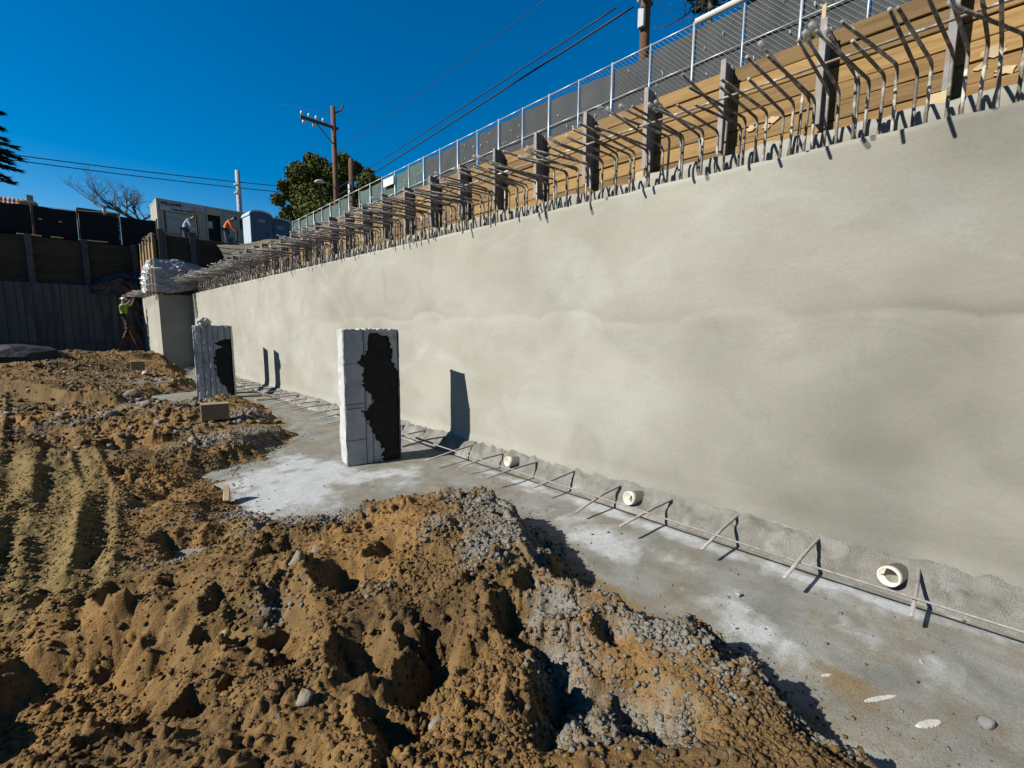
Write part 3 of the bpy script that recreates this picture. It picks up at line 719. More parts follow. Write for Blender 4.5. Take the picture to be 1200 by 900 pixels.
# long bar lying over the dowels
def long_bar(pts, label, r=.0085):
    m = MB(); m.tube(pts, r, 6); return tag(m.build('rebar', M['dowel_steel'], None, True), label, 'rebar', 'long bars lying on the dowels')
long_bar([(3.80, -3.5, .185), (3.80, -1, .180), (3.79, .6, .178), (3.81, 2.4, .186), (3.83, 4.4, .185), (3.86, 6.35, .20)], 'thin straight rebar lying across the dowels along the near slab')
long_bar([(3.84, 5.4, .21), (3.93, 7.6, .20), (3.95, 9.6, .19)], 'rebar lying across the dowels behind the larger wrapped column')
long_bar([(3.72, 11.6, .20), (3.80, 14.5, .19), (3.78, 18.5, .2)], 'far rebar lying across the dowels near the smaller wrapped column')

# ---- PVC drain pipes in the footing
def pipe(px, py, ax, label, big=1.0, rz=0.0):
    q = at_x(px, py, ax)
    ro, ri, L = .078*big, .066*big, .17
    v = []; f = []; n = 24
    prof = [(0, ri), (.0, ro), (.07, ro), (.072, ro*.965), (.21, ro*.965), (.21, .001), (.17, .001), (.17, ri), (0, ri)]
    for a, r in prof[:-1]:
        for k in range(n):
            t = 2*math.pi*k/n; v.append((a, r*math.cos(t), r*math.sin(t)))
    m_ = len(prof)-1
    for j in range(m_):
        for k in range(n):
            f.append((j*n+k, j*n+(k+1) % n, ((j+1) % m_)*n+(k+1) % n, ((j+1) % m_)*n+k))
    root = empty('drain_pipe', (q.x, q.y, q.z), rz, label, 'pipe', 'plastic drain pipes at the foot of the wall')
    root.rotation_euler = (0, .12, rz)
    me = pydata('pipe_wall', v, f, True); link('pipe_wall', me, M['pvc_pipe'], root)
    m = MB(); m.tube([(.15, 0, 0), (.168, 0, 0)], ri*.985, 16); m.build('mud_plug', M['soil_plain'], root)
    return root
pipe(1041, 676, 4.10, 'cream plastic drain pipe nearest the camera, with a short hollow end', .9, -.25)
pipe(736, 584, 4.11, 'cream plastic drain pipe between dowels at the middle of the wall', .9, -.2)
pipe(594, 541, 4.11, 'small cream plastic drain pipe right of the larger column shadow', .85, -.15)

# ------------------------------------------------------------------ timber lagging with steel piles behind the wall
LX = 5.42; LZ0, LZ1 = 2.6, 4.75
NBOARD = 13
shore = empty('timber_lagging', (LX, 8, 2.6), label='golden timber lagging between steel piles behind the retaining wall', cat='lagging wall')
PILEY = [.22+.89*k for k in range(-3, 28)]
BH = (LZ1-LZ0)/NBOARD
def board_mesh(name, L, T, H, seed):
    r = random.Random(seed); m = MB()
    m.box((-T/2, -L/2, -H/2), (T/2, L/2, H/2), None, .006)
    m.v = [(a+r.uniform(-.003, .003), b, c+r.uniform(-.003, .003)) for a, b, c in m.v]
    return m.mesh(name)
BM = [board_mesh('plank', .93, .07, BH-.011, s) for s in range(6)]
for b in BM: b.materials.append(M['lagging_wood'])
row0 = 5                                              # lower rows are hidden behind the wall and stay one panel
for j in range(len(PILEY)-1):
    yc_ = (PILEY[j]+PILEY[j+1])/2
    if yc_ > 24.0: break
    for k in range(row0, NBOARD):
        link('plank', BM[RND.randrange(6)], None, shore, (.05+RND.uniform(-.012, .012), yc_-8, BH*(k+.5)+RND.uniform(-.003, .003)), (0, RND.uniform(-.015, .015), RND.uniform(-.004, .004)+ (math.pi if RND.random() < .5 else 0)))
m = MB(); m.box((.03, PILEY[0]-8, 0), (.09, 16, BH*row0-.004)); m.build('hidden_panel', M['lagging_wood'], shore)
def hbeam(name, w, d, h, t=.014):
    m = MB()
    m.box((-d/2, -w/2, 0), (-d/2+t, w/2, h), None, .003); m.box((d/2-t, -w/2, 0), (d/2, w/2, h), None, .003); m.box((-d/2+t, -t/2, .001), (d/2-t, t/2, h-.001))
    return m.mesh(name)
PM = hbeam('steel_pile', .056, .20, .93); PM.materials.append(M['pile_steel'])
for yp in PILEY[1:]:
    if yp > 24: continue
    link('steel_pile', PM, None, shore, (-.10, yp-8, 1.25+RND.uniform(-.04, .04)))
    if abs(yp-.22) < .1 or abs(yp-2.89) < .1:
        m = MB(); m.box((-.22, -.06, 0), (-.02, .06, .16), None, .01); m.build('pile_seat', M['pale_wood'], shore, loc=(0, yp-8+.04, 1.08))
# low waler board in front of the piles
for j in range(0, len(PILEY)-1, 2):
    if PILEY[j]+.9 > 24: break
    m = MB(); m.box((-.03, -.88, -.09), (.03, .88, .09), None, .006)
    m.build('waler', M['lagging_wood'], shore, loc=(-.30+RND.uniform(-.006, .006), PILEY[j]+.89-8, .99+RND.uniform(-.02, .02)))
# dried slurry stuck on the boards
for px, py, s in [(905, 140, .035), (880, 150, .03), (1165, 58, .05), (1178, 82, .04), (1150, 78, .03), (898, 148, .03)]:
    q = at_x(px, py, LX+.005)
    pts = [(-.004+RND.uniform(-.004, 0), s*RND.uniform(.6, 1.3)*math.cos(t*.52)*1.5, s*RND.uniform(.5, 1.2)*math.sin(t*.52)) for t in range(12)]
    m = MB(); m.add(pts+[(.012, a[1], a[2]) for a in pts], [tuple(range(11, -1, -1))]+[(i, (i+1) % 12, 12+(i+1) % 12, 12+i) for i in range(12)])
    m.build('slurry_splash', M['pale_wood'], shore, loc=(q.x-LX+.012, q.y-8, q.z-2.6))
# stake with weeds standing behind the boards
q = at_x(965, 20, 5.6)
st = empty('survey_stake', (5.62, q.y, 4.7), label='thin wooden stake standing behind the planks beside a weed tuft', cat='stake')
m = MB(); m.box((-.015, -.02, 0), (.015, .02, .42), None, .004); m.build('stake', M['pale_wood'], st)
m = MB()
for k in range(60):
    a = RND.uniform(0, 6.28); r = RND.uniform(.02, .16); hz = RND.uniform(.1, .32); w = .012
    b = Vector((math.cos(a)*r*.4, .08+math.sin(a)*r*.5, 0)); t = b+Vector((math.cos(a)*r*.6, math.sin(a)*r*.6, hz)); s = Vector((-math.sin(a), math.cos(a), 0))*w
    m.add([b-s, b+s, (b+t)/2+s*1.2+Vector((0, 0, .03)), t, (b+t)/2-s*1.2+Vector((0, 0, .03))], [(0, 1, 2, 3, 4)])
w_ = m.build('weed_tuft', M['leaf_dark'], None, loc=(5.66, q.y, 4.68)); tag(w_, 'small green weed tuft beside the thin wooden stake', 'weed')

# ------------------------------------------------------------------ upper ground behind the lagging and beyond the pit
def upper_z(X, Y):
    edge = np.where(Y < 24.3, LX+.12, 3.4)
    t = sstep(0, 3.2, X-5.5)
    z = 4.66+1.5*t
    n = sstep(22.3, 24.6, Y)
    z = z*(1-n)+n*(5.66+.6*sstep(0, 3.2, X-5.2)+ .55*sstep(26, 33, Y))
    return z+.05*vn(X, Y, .9, 601)+.02*vn(X, Y, .3, 602) + .5*sstep(40, 140, np.hypot(X, Y))
def uground(name, xs, ys):
    me, A, B = grid_mesh(name, xs, ys, upper_z); z0 = np.zeros(A.shape)
    attr(me, 'grey', z0+.45+.3*vn(A, B, 1.2, 603)); attr(me, 'clay', z0+.1); attr(me, 'sandy', z0+.5)
    return tag(link(name, me, M['soil']), kind='structure')
uground('upper_ground', np.concatenate([np.arange(LX+.1, 14, .25), np.arange(14, 60, 2), np.arange(60, 1500, 60)]), np.concatenate([np.arange(-1200, -40, 60), np.arange(-40, -4, 3), np.arange(-4, 24.4, .3), [24.35]]))
uground('upper_ground', np.concatenate([np.arange(3.48, 14, .25), np.arange(14, 60, 2), np.arange(60, 1500, 60)]), np.concatenate([np.arange(24.36, 40, .3), np.arange(40, 90, 3), np.arange(90, 1500, 60)]))
uground('upper_ground', np.concatenate([np.arange(-1200, -60, 60), np.arange(-60, -10, 3), np.arange(-10, 3.4, .4), [3.47]]), np.concatenate([np.arange(30.75, 40, .4), np.arange(40, 90, 3), np.arange(90, 1500, 60)]))

# ------------------------------------------------------------------ wrapped columns
def column(name, x, y, rz, W, D, H, seams, tear, label, left_bulge=.02, seed=1, straps=(.35, .95, 1.45)):
    """core with tar, white wrap panels in front (local -Y faces the camera), torn where tear(u, v) says so"""
    r = random.Random(seed)
    root = empty(name, (x, y, 0), rz, label, 'column', 'wrapped concrete columns on the slab')
    m = MB(); m.box((-W/2, -D/2, -.03), (W/2, D/2, H), None, .02); m.build('core', M['tar'], root)
    edges = [0]+seams+[1]
    st = .012
    for i in range(len(edges)-1):
        a, b = edges[i]*W-W/2+.004, edges[i+1]*W-W/2-.004
        if i == 0: a = -W/2-.016-left_bulge*.75
        nx = max(2, int((b-a)/st)); nzn = int(H/st)
        X, Z = np.meshgrid(np.linspace(a, b, nx+1), np.linspace(.0, H+.02, nzn+1))
        Xc = (X[:-1, :-1]+X[1:, 1:])/2; Zc = (Z[:-1, :-1]+Z[1:, 1:])/2
        keep = ~tear((Xc+W/2)/W, Zc/H)
        top = H+.012+.016*vn(Xc, 0*Xc, .09, seed+3)
        keep &= (Zc < top)
        dy = -D/2-.012-.006*vn(X, Z, .25, seed)-.004*vn(X, Z, .07, seed+1)-.012*np.sin((X-a)/(b-a)*math.pi)
        # loose edge curls away from the tar
        nxv, nzv = X.shape[1], X.shape[0]
        V = np.stack([X+.003*vn(X, Z, .05, seed+2), dy, Z], -1).reshape(-1, 3)
        idx = (np.arange(nxv-1)[None, :]+(np.arange(nzv-1)*nxv)[:, None])[keep].ravel()
        if len(idx) == 0: continue
        F = np.stack([idx, idx+1, idx+nxv+1, idx+nxv], -1)
        used = np.unique(F); remap = np.full(len(V), -1); remap[used] = np.arange(len(used))
        V2 = V[used]; F2 = remap[F]
        n2 = len(V2); Vb = V2.copy(); Vb[:, 1] += .006
        # close the sheet's rim
        E = np.concatenate([F2[:, [0, 1]], F2[:, [1, 2]], F2[:, [2, 3]], F2[:, [3, 0]]]); key = np.sort(E, 1); kk = key[:, 0]*100000+key[:, 1]
        u, cnt = np.unique(kk, return_counts=True); rim = E[np.isin(kk, u[cnt == 1])]
        Fr = np.stack([rim[:, 1], rim[:, 0], rim[:, 0]+n2, rim[:, 1]+n2], -1)
        me = np_mesh('wrap_panel', np.concatenate([V2, Vb]), np.concatenate([F2, F2[:, ::-1]+n2, Fr]), False)
        link('wrap_panel', me, M['white_wrap'], root)
    # side sheets and top fringe
    for sgn in (-1, 1):
        nzn = 60; nyn = 10
        Yg, Zg = np.meshgrid(np.linspace(-D/2-.022, D/2, nyn), np.linspace(0, H+.015, nzn))
        Xg = sgn*(W/2+.012+(left_bulge if sgn < 0 else .004)*(.5+.5*vn(Yg, Zg, .3, seed+7))+.004*vn(Yg, Zg, .06, seed+8))
        Zg = Zg+np.where(Zg > H, .01*vn(Yg, 0*Yg, .05, seed+9), 0)
        V = np.stack([Xg, Yg, Zg], -1).reshape(-1, 3); idx = (np.arange(nyn-1)[None, :]+(np.arange(nzn-1)*nyn)[:, None]).ravel()
        F = np.stack([idx, idx+nyn, idx+nyn+1, idx+1], -1)
        Vb = V.copy(); Vb[:, 0] -= sgn*.008
        link('side_wrap', np_mesh('side_wrap', np.concatenate([V, Vb]), np.concatenate([F, F[:, ::-1]+len(V)]), True), M['white_wrap'], root)
    m = MB()
    nx = 26
    for i in range(nx):
        a = -W/2-.01+(W+.02)*i/nx; b = -W/2-.01+(W+.02)*(i+1)/nx
        m.box((a, -D/2-.015, H-.004), (b, D/2+.01, H+.012+r.uniform(0, .022)))
    m.build('top_fringe', M['white_wrap'], root)
    for z in straps:
        m = MB(); e = .032
        P = [(-W/2-e-left_bulge*.6, -D/2-e*.8, z), (-W*.5+W*r.uniform(.26, .36), -D/2-e*.8, z+r.uniform(-.01, .01))]
        m.tube(P, .0035, 5); m.build('strap', M['strap'], root)
    return root
def interp_tear(L, R):
    lz = [a for a, _ in L]; lx = [b for _, b in L]; rz_ = [a for a, _ in R]; rx_ = [b for _, b in R]
    def f(u, v):
        jag = .05*vn(u, v*2, .10, 70)+.035*vn(u, v*2, .045, 71)+.02*vn(u, v*2, .02, 72)
        return (u > np.interp(v, lz, lx)+jag) & (u < np.interp(v, rz_, rx_)+jag*.7) & (v > lz[0]) & (v < lz[-1]+.01*jag)
    return f
t1 = interp_tear([(.0, .62), (.06, .58), (.10, .66), (.15, .56), (.28, .40), (.39, .30), (.43, .34), (.46, .48), (.50, .46), (.56, .37), (.60, .28), (.66, .30), (.72, .29), (.77, .24), (.86, .34), (.93, .40), (.985, .50)],
                 [(.0, 1.2), (.6, 1.2), (.70, .97), (.78, .89), (.9, .86), (.95, .80), (.985, .62)])
c1 = column('wrapped_column', 3.125, 5.92, -.2, .725, .32, 1.87, [.33, .46], t1, 'large white wrapped column with black tar showing through the torn front', .03, 3, (.36, .80, .86, 1.42))
t2 = interp_tear([(.02, .95), (.08, .85), (.2, .66), (.35, .55), (.45, .52), (.50, .48), (.58, .50), (.68, .50), (.72, .78), (.745, .60), (.77, .52), (.80, .62), (.83, .80)], [(.02, 1.3), (.74, 1.3), (.78, 1.3), (.83, 1.0)])
c2 = column('wrapped_column', 3.02, 14.2, -.35, .80, .36, 1.93, [.17, .34, .49, .64, .82], t2, 'smaller striped wrapped column behind the wood block', .03, 9, (.85, 1.25))
c3 = column('wrapped_column', 3.23, 15.05, -.35, .66, .36, 1.86, [.2, .4, .6, .8], t2, 'wrapped column standing hidden right behind the striped one', .02, 10, (.85,))
# crumpled plastic on the striped column
def lump(name, loc, s, material, label, cat, seed, sub=3, amp=.25, group=None):
    bm = bmesh.new(); bmesh.ops.create_icosphere(bm, subdivisions=sub, radius=1.0)
    for q in bm.verts:
        n = q.co.copy(); k = 1+amp*(float(vn(np.array([n.x*1.0+n.z*2]), np.array([n.y+n.z]), .7, seed)[0])+.5*float(vn(np.array([n.x-n.z]), np.array([n.y*2]), .3, seed+1)[0]))
        q.co = Vector((n.x*s[0]*k, n.y*s[1]*k, max(n.z, -.55)*s[2]*k))
    me = bpy.data.meshes.new(name); bm.to_mesh(me); bm.free()
    return tag(link(name, me, material, None, loc), label, cat, group)
lump('plastic_wad', (2.80, 14.1, 2.03), (.15, .13, .13), M['white_wrap'], 'crumpled white plastic wad on top of the striped column', 'plastic', 5)

# ---- wood block, boxes, scraps
def crate(name, px, py, z, w, d, h, rz, material, label, cat):
    q = at_z(px, py, z); root = empty(name, (q.x, q.y, z), rz, label, cat)
    m = MB(); m.box((-w/2, -d/2, 0), (w/2, d/2, h), None, .008); m.build('body', material, root)
    m = MB(); m.box((-w/2-.006, -d/2-.006, h*.97), (w/2+.006, d/2+.006, h+.012), None, .004); m.build('top_board', material, root)
    return root
crate('wood_block', 253, 491, .20, .44, .26, .29, -.22, M['card_box'], 'squarish brown wood block standing in front of the striped column', 'block')
crate('cardboard_box', 162, 433, .5, .36, .3, .27, -.1, M['card_box'], 'small brown box on the far dirt near the shotcrete corner', 'box')
def scrap(px, py, z, w, l, h, rz, material, name, label, cat, tilt=0.0):
    q = at_z(px, py, z); m = MB(); m.box((-l/2, -w/2, 0), (l/2, w/2, h), None, min(.006, h*.3))
    m.v = [(a+RND.uniform(-.012, .012)*(l > .15), b+RND.uniform(-.01, .01), c) for a, b, c in m.v]
    o = m.build(name, material, None); o.location = (q.x, q.y, z+.004); o.rotation_euler = (0, tilt, rz); return tag(o, label, cat)
scrap(266, 583, .05, .07, .20, .10, 1.3, M['pale_wood'], 'wood_offcut', 'short wood offcut stuck in the dirt by the chalky patch', 'wood', -.7)
q1 = at_z(330, 466, .0)
scrap(318, 467, .02, .10, .8, .03, .12, M['pale_wood'], 'wood_plank', 'pale plank lying in the shadow of the striped column', 'plank')
scrap(331, 464, .05, .06, .7, .03, .0, M['pale_wood'], 'wood_plank', 'narrow pale plank at the foot of the twin shadows', 'plank')
def flake(px, py, pts, name, label, cat, material):
    q = at_z(px, py, 0); n = len(pts); m = MB()
    top = [(a, b, .004+RND.uniform(-.001, .001)) for a, b in pts]
    m.add([(a, b, -.01) for a, b in pts]+[(a*.93, b*.93, c) for a, b, c in top], [tuple(range(n, 2*n))]+[(i, (i+1) % n, n+(i+1) % n, n+i) for i in range(n)])
    o = m.build(name, material, None); o.location = (q.x, q.y, float(slab_z(np.array([q.x]), np.array([q.y]))[0])); return tag(o, label, cat)
def strip(L, w, seed, bend=.0):
    r = random.Random(seed); n = 26; tp = lambda i: (math.sin(math.pi*min(1, max(0, (i+.6)/(n+1.2))))**.55)
    a = [(-L/2+L*i/n+r.uniform(-.4, .4)*L/n, -w/2*r.uniform(.8, 1.1)*tp(i)) for i in range(n+1)]; b = [(L/2-L*i/n+r.uniform(-.4, .4)*L/n, w/2*r.uniform(.7, 1.1)*tp(i)) for i in range(n+1)]; return a+b
def rotp(P, a): return [(x*math.cos(a)-y*math.sin(a), x*math.sin(a)+y*math.cos(a)) for x, y in P]
flake(1032, 820, rotp(strip(.20, .030, 1), -.62), 'plaster_scrap', 'long thin white plaster scrap on the slab near the dirt', 'plaster', M['plaster'])
flake(1088, 850, rotp(strip(.15, .042, 2), -.6), 'plaster_scrap', 'short bright white plaster scrap nearest the camera', 'plaster', M['plaster'])
flake(968, 793, rotp(strip(.06, .02, 3), -.7), 'plaster_scrap', 'tiny white plaster scrap beside the sandy stain', 'plaster', M['plaster'])
# single stones that can be told apart
def stone(px, py, z, s, material, label, seed):
    V, F = rock_proto(2, seed, .7); q = at_z(px, py, z)
    me = np_mesh('stone', V*s, F, False); zz_ = float(soil_z(np.array([q.x]), np.array([q.y]))[0]); zz_ = max(zz_, 0.0)
    o = link('stone', me, material, None, (q.x, q.y, zz_+s*.22), (0, 0, seed*1.7)); return tag(o, label, 'stone')
stone(1159, 851, 0, .042, M['rock_grey'], 'smooth grey stone on the slab nearest the lower right corner', 41)
stone(1081, 778, 0, .026, M['rock_grey'], 'small pale stone on bare slab below the nearest drain pipe', 42)
stone(357, 823, .3, .055, M['rock_mud'], 'grey stone half sunk in the brown dirt at lower middle', 43)
stone(372, 650, .2, .06, M['rock_mud'], 'grey stone lying on the slope below the chalky patch', 44)
stone(350, 690, .2, .075, M['rock_mud'], 'large dusty grey lump of concrete in the left dirt', 45)
stone(262, 745, .25, .04, M['rock_tan'], 'tan stone at the rim of the middle dirt hollow', 46)
stone(320, 764, .25, .035, M['rock_tan'], 'pale tan stone right of the middle dirt hollow', 47)
stone(95, 820, .25, .07, M['rock_tan'], 'flat brown clod at the rim of the dark lower left pit', 48)
stone(510, 820, .3, .04, M['rock_mud'], 'grey stone beside the long dark rut', 49)
stone(865, 698, 0, .03, M['rock_grey'], 'small grey stone alone on the slab below a dowel', 50)
stone(712, 624, 0, .025, M['rock_grey'], 'little stone on the chalky slab edge by the heap', 51)
stone(157, 462, .3, .20, M['rock_mud'], 'broken grey concrete chunk on the far gravel ridge', 52)
stone(132, 486, .3, .13, M['rock_mud'], 'grey concrete chunk in front of the far gravel ridge', 53)
stone(175, 478, .25, .16, M['rock_mud'], 'wide concrete chunk right of the far gravel ridge', 54)
stone(168, 425, .7, .16, M['plaster'], 'yellowish rubble lump at the foot of the shotcrete corner', 55)

# ------------------------------------------------------------------ far corner: shotcrete bump-out, lagging above it
box = empty('shotcrete_corner', (3.25, WEND, 0), label='shotcrete corner block at the far end with one sunlit and one shaded face', cat='wall')
CW = 4.9-3.22
def panel(parent, name, xs_, zs_, fn, material, flip=False):
    A, B = np.meshgrid(xs_, zs_); V = fn(A, B).reshape(-1, 3); nx = len(xs_); i = (np.arange(nx-1)[None, :]+(np.arange(len(zs_)-1)*nx)[:, None]).ravel()
    F = np.stack([i, i+1, i+nx+1, i+nx], -1)
    if flip: F = F[:, ::-1]
    me = np_mesh(name, V, F, True)
    attr(me, 'tone', .96+.06*vn(A, B, .8, 651)); return link(name, me, material, parent)
panel(box, 'shaded_face', np.arange(0, CW+.05, .06), np.arange(-.2, 3.31, .07), lambda A, B: np.stack([A, .02+.006*vn(A, B, .7, 652), B], -1), M['shotcrete'])
panel(box, 'sunlit_face', np.arange(.02, 5.0, .08), np.arange(-.2, 3.31, .07), lambda A, B: np.stack([.006*vn(A, B, .7, 653)-.004, A, B], -1), M['shotcrete'], True)
m = MB(); m.box((.03, .05, 3.0), (CW, 5.8, 3.29)); m.build('top_slab', M['shotcrete'], box)
for k in range(30):
    yb = .15+k*.15
    b_ = link('bent_bar', BARV[k % 12][0], None, box, (.12+RND.uniform(-.03, .03), yb, 3.26-.36), (RND.gauss(0, .03), 0, RND.gauss(0, .05)))
for k in range(7):
    xb = .1+k*.2
    link('bent_bar', BARV[(k*5) % 12][0], None, box, (xb, .14, 3.26-.40), (0, RND.gauss(0, .03), math.pi/2+RND.gauss(0, .05)), (.5, .8, .95))

corner = empty('corner_lagging', (3.35, 24.35, 3.3), label='dark timber lagging with piles standing on the far shotcrete corner', cat='lagging wall')
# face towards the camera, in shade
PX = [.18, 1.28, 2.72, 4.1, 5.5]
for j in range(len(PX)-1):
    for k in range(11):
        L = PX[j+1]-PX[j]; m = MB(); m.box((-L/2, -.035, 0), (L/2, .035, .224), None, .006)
        m.build('plank', M['shaded_wood'], corner, loc=((PX[j]+PX[j+1])/2, .05+RND.uniform(-.01, .01), .228*k+RND.uniform(-.004, .004)))
HB = hbeam('steel_pile', .24, .24, 2.75); HB.materials.append(M['pile_shaded'])
for x_ in PX: link('steel_pile', HB, None, corner, (x_, -.03, -.02+RND.uniform(-.05, .1)), (0, 0, math.pi/2))
# thin posts with a rope for the guard rail
for x_, hh in ((.30, 3.5), (1.45, 3.45), (2.98, 3.1)):
    m = MB(); m.box((-.03, -.03, 1.2), (.03, .03, hh), None, .005); m.build('guard_post', M['shaded_wood'], corner, loc=(x_, -.2, 0))
m = MB(); m.tube([(.30, -.24, 3.25), (.9, -.24, 3.18), (1.45, -.24, 3.2)], .008, 5); m.build('guard_rope', M['wire'], corner)
# sunlit return of upright boards
for k in range(15):
    m = MB(); hh = 2.25+.18*math.sin(k*1.7)-.02*k+.1; m.box((-.035, -.145, 0), (.035, .145, hh), None, .008)
    m.build('upright_board', M['lagging_wood'], corner, loc=(-.03+RND.uniform(-.012, .012), .25+.30*k, 0))
for k in range(0, 15, 3):
    m = MB(); m.box((-.03, -.04, 0), (.03, .04, 2.55), None, .006); m.build('batten', M['pale_wood'], corner, loc=(-.105, .14+.30*k, 0))
m = MB()
for k in range(14):
    a = RND.uniform(0, 6.28); c = Vector((-.08+RND.uniform(-.1, .1), 1.3+RND.uniform(-.5, .6), 2.42+RND.uniform(0, .2)))
    m.tube([c+Vector((math.cos(a+t)*.12, math.sin(a+t)*.2, .03*math.sin(3*t))) for t in (0, 1, 2, 3)], .012, 5)
m.build('wire_tangle', M['pale_wood'], corner)

# draped clear plastic over the corner
def drape(name, fn, nu, nv, material, label, cat, thick=.006):
    U, V_ = np.meshgrid(np.linspace(0, 1, nu), np.linspace(0, 1, nv)); P = fn(U, V_).reshape(-1, 3)
    i = (np.arange(nu-1)[None, :]+(np.arange(nv-1)*nu)[:, None]).ravel(); F = np.stack([i, i+1, i+nu+1, i+nu], -1)
    me = np_mesh(name, P, F, False); o = link(name, me, material)
    return tag(o, label, cat)
def f_plastic(U, V):
    # runs round the corner: sunlit return (U<.35) then the camera side
    s = U*3.2
    x = np.where(s < 1.1, 3.18, 3.18+(s-1.1)); y = np.where(s < 1.1, 24.05+(1.1-s), 24.05)
    top = 4.75-.25*sstep(.6, 1, U)+.1*vn(U, 0*U, .12, 701); bot = 3.36+.35*sstep(.55, 1, U)+.08*vn(U, 0*U, .1, 702)
    z = bot+(top-bot)*V
    out = .10+.16*np.abs(vn(U*3, V*2+U*2, .5, 703))+.10*np.abs(vn(U*5, V*3-U*3, .35, 704))+.03*vn(U*8, V*6, .3, 705)
    out = out*(.35+.9*np.sin(np.clip(V, 0, 1)*math.pi)**.6)+.25*(1-V)**2
    return np.stack([x-out*np.where(s < 1.3, 1, .15), y-out*np.where(s > .9, 1, .1), z], -1)
drape('plastic_sheet', f_plastic, 90, 46, M['plastic_film'], 'crumpled clear plastic sheet draped over the far lagging corner', 'plastic sheet')

# ------------------------------------------------------------------ back wall of the pit, all in shade
BY = 30.0
def bk(px, py, Yp=BY): return at_y(px, py, Yp)
back = empty('back_retaining_wall', (-1.0, BY, 0), label='shaded grey back wall of upright panels across the pit', cat='wall')
mat('back_concrete', (.10, .104, .104), (.15, .152, .148), 1.2, .9, .004, 30, stretch=(3, 1, .35), rand=.16, c3=(.07, .068, .062), s3=1.4, t3=(.5, .7))  # base colour lowered to deepen the shade on this wall
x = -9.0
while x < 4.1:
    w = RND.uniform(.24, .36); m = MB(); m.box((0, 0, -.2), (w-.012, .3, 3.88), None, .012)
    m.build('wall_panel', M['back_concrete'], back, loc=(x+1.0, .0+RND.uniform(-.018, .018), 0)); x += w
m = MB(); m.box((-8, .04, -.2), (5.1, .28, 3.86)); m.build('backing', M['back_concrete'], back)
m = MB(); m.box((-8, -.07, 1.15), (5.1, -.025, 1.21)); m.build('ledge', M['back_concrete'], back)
blag = empty('back_lagging', (-1.0, BY+.6, 3.6), label='dark timber lagging with steel piles above the grey back wall', cat='lagging wall')
PBX = [-7.9+1.86*k for k in range(7)]
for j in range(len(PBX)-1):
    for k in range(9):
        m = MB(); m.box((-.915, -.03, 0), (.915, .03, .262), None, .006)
        m.build('plank', M['shaded_wood'], blag, loc=((PBX[j]+PBX[j+1])/2+1.0, RND.uniform(-.012, .012), .268*k))
HB2 = hbeam('steel_pile', .22, .24, 2.5); HB2.materials.append(M['pile_shaded'])
for x_ in PBX: link('steel_pile', HB2, None, blag, (x_+1.0, -.12, -.02), (0, 0, math.pi/2))
for k, x_ in enumerate((-.4, .5, 1.6, 2.1)):
    m = MB(); L = RND.uniform(.3, 1.0); m.box((-L/2, -.1, 0), (L/2, .1, .05), None, .01); m.build('loose_board', M['pale_wood'], blag, loc=(x_+1.0, -.05, 2.42+.01*k))
# black sheeting hung over the wall top at the corner
def f_black(U, V):
    x = 1.45+2.0*U; top = 3.95+.75*np.sin(np.clip(U*1.15, 0, 1)*math.pi*.5)+.06*vn(U, 0*U, .15, 711); bot = 3.5-2.2*sstep(.55, 1, U)
    z = bot+(top-bot)*V; y = BY-.12-.10*np.abs(vn(U*3, V, .3, 712))-.05*vn(U*6, V*4, .3, 713)+.45*np.maximum(0, V-.75)*2
    return np.stack([x, y, z], -1)
drape('black_sheet', f_black, 60, 34, M['black_film'], 'black plastic sheet hung over the back wall top by the corner', 'plastic sheet')
bf = empty('screened_fence', (-1, 31.3, 5.75), label='black screened fence along the top of the back lagging', cat='fence')
xs_ = [-8.0+1.55*k for k in range(9)]
for x_ in xs_:
    m = MB(); m.tube([(0, 0, 0), (0, 0, 1.72+.02*(x_+8))], .03, 8); m.build('post', M['pole_wood'], bf, loc=(x_+1, 0, 0))
for a, b in zip(xs_[:-1], xs_[1:]):
    def f(U, V, a=a): return np.stack([a+1+.04+1.47*U, -.045+.02*vn(U*2+a, V*2, .4, 721), .05+(1.55+.02*(a+8))*V+.04*vn(U+a, 0*U, .3, 722)*V], -1)
    U, V_ = np.meshgrid(np.linspace(0, 1, 9), np.linspace(0, 1, 7)); P = f(U, V_).reshape(-1, 3); i = (np.arange(8)[None, :]+(np.arange(6)*9)[:, None]).ravel()
    link('screen', np_mesh('screen', P, np.stack([i, i+1, i+10, i+9], -1), True), M['black_mesh'], bf)
for dx, dz in ((.95, 1.18), (1.62, 1.16)):
    m = MB(); m.tube([(0, -.01, 0), (.11, -.01, -.01)], .035, 6); m.build('white_tag', M['flap_white'], bf, loc=(dx, -.09, dz))
lump('tarp_heap', (-.95, 23.0, .72), (1.25, 1.0, .62), M['tarp'], 'dark tarp covered heap at the left edge before the back wall', 'tarp', 77, 3, .2)

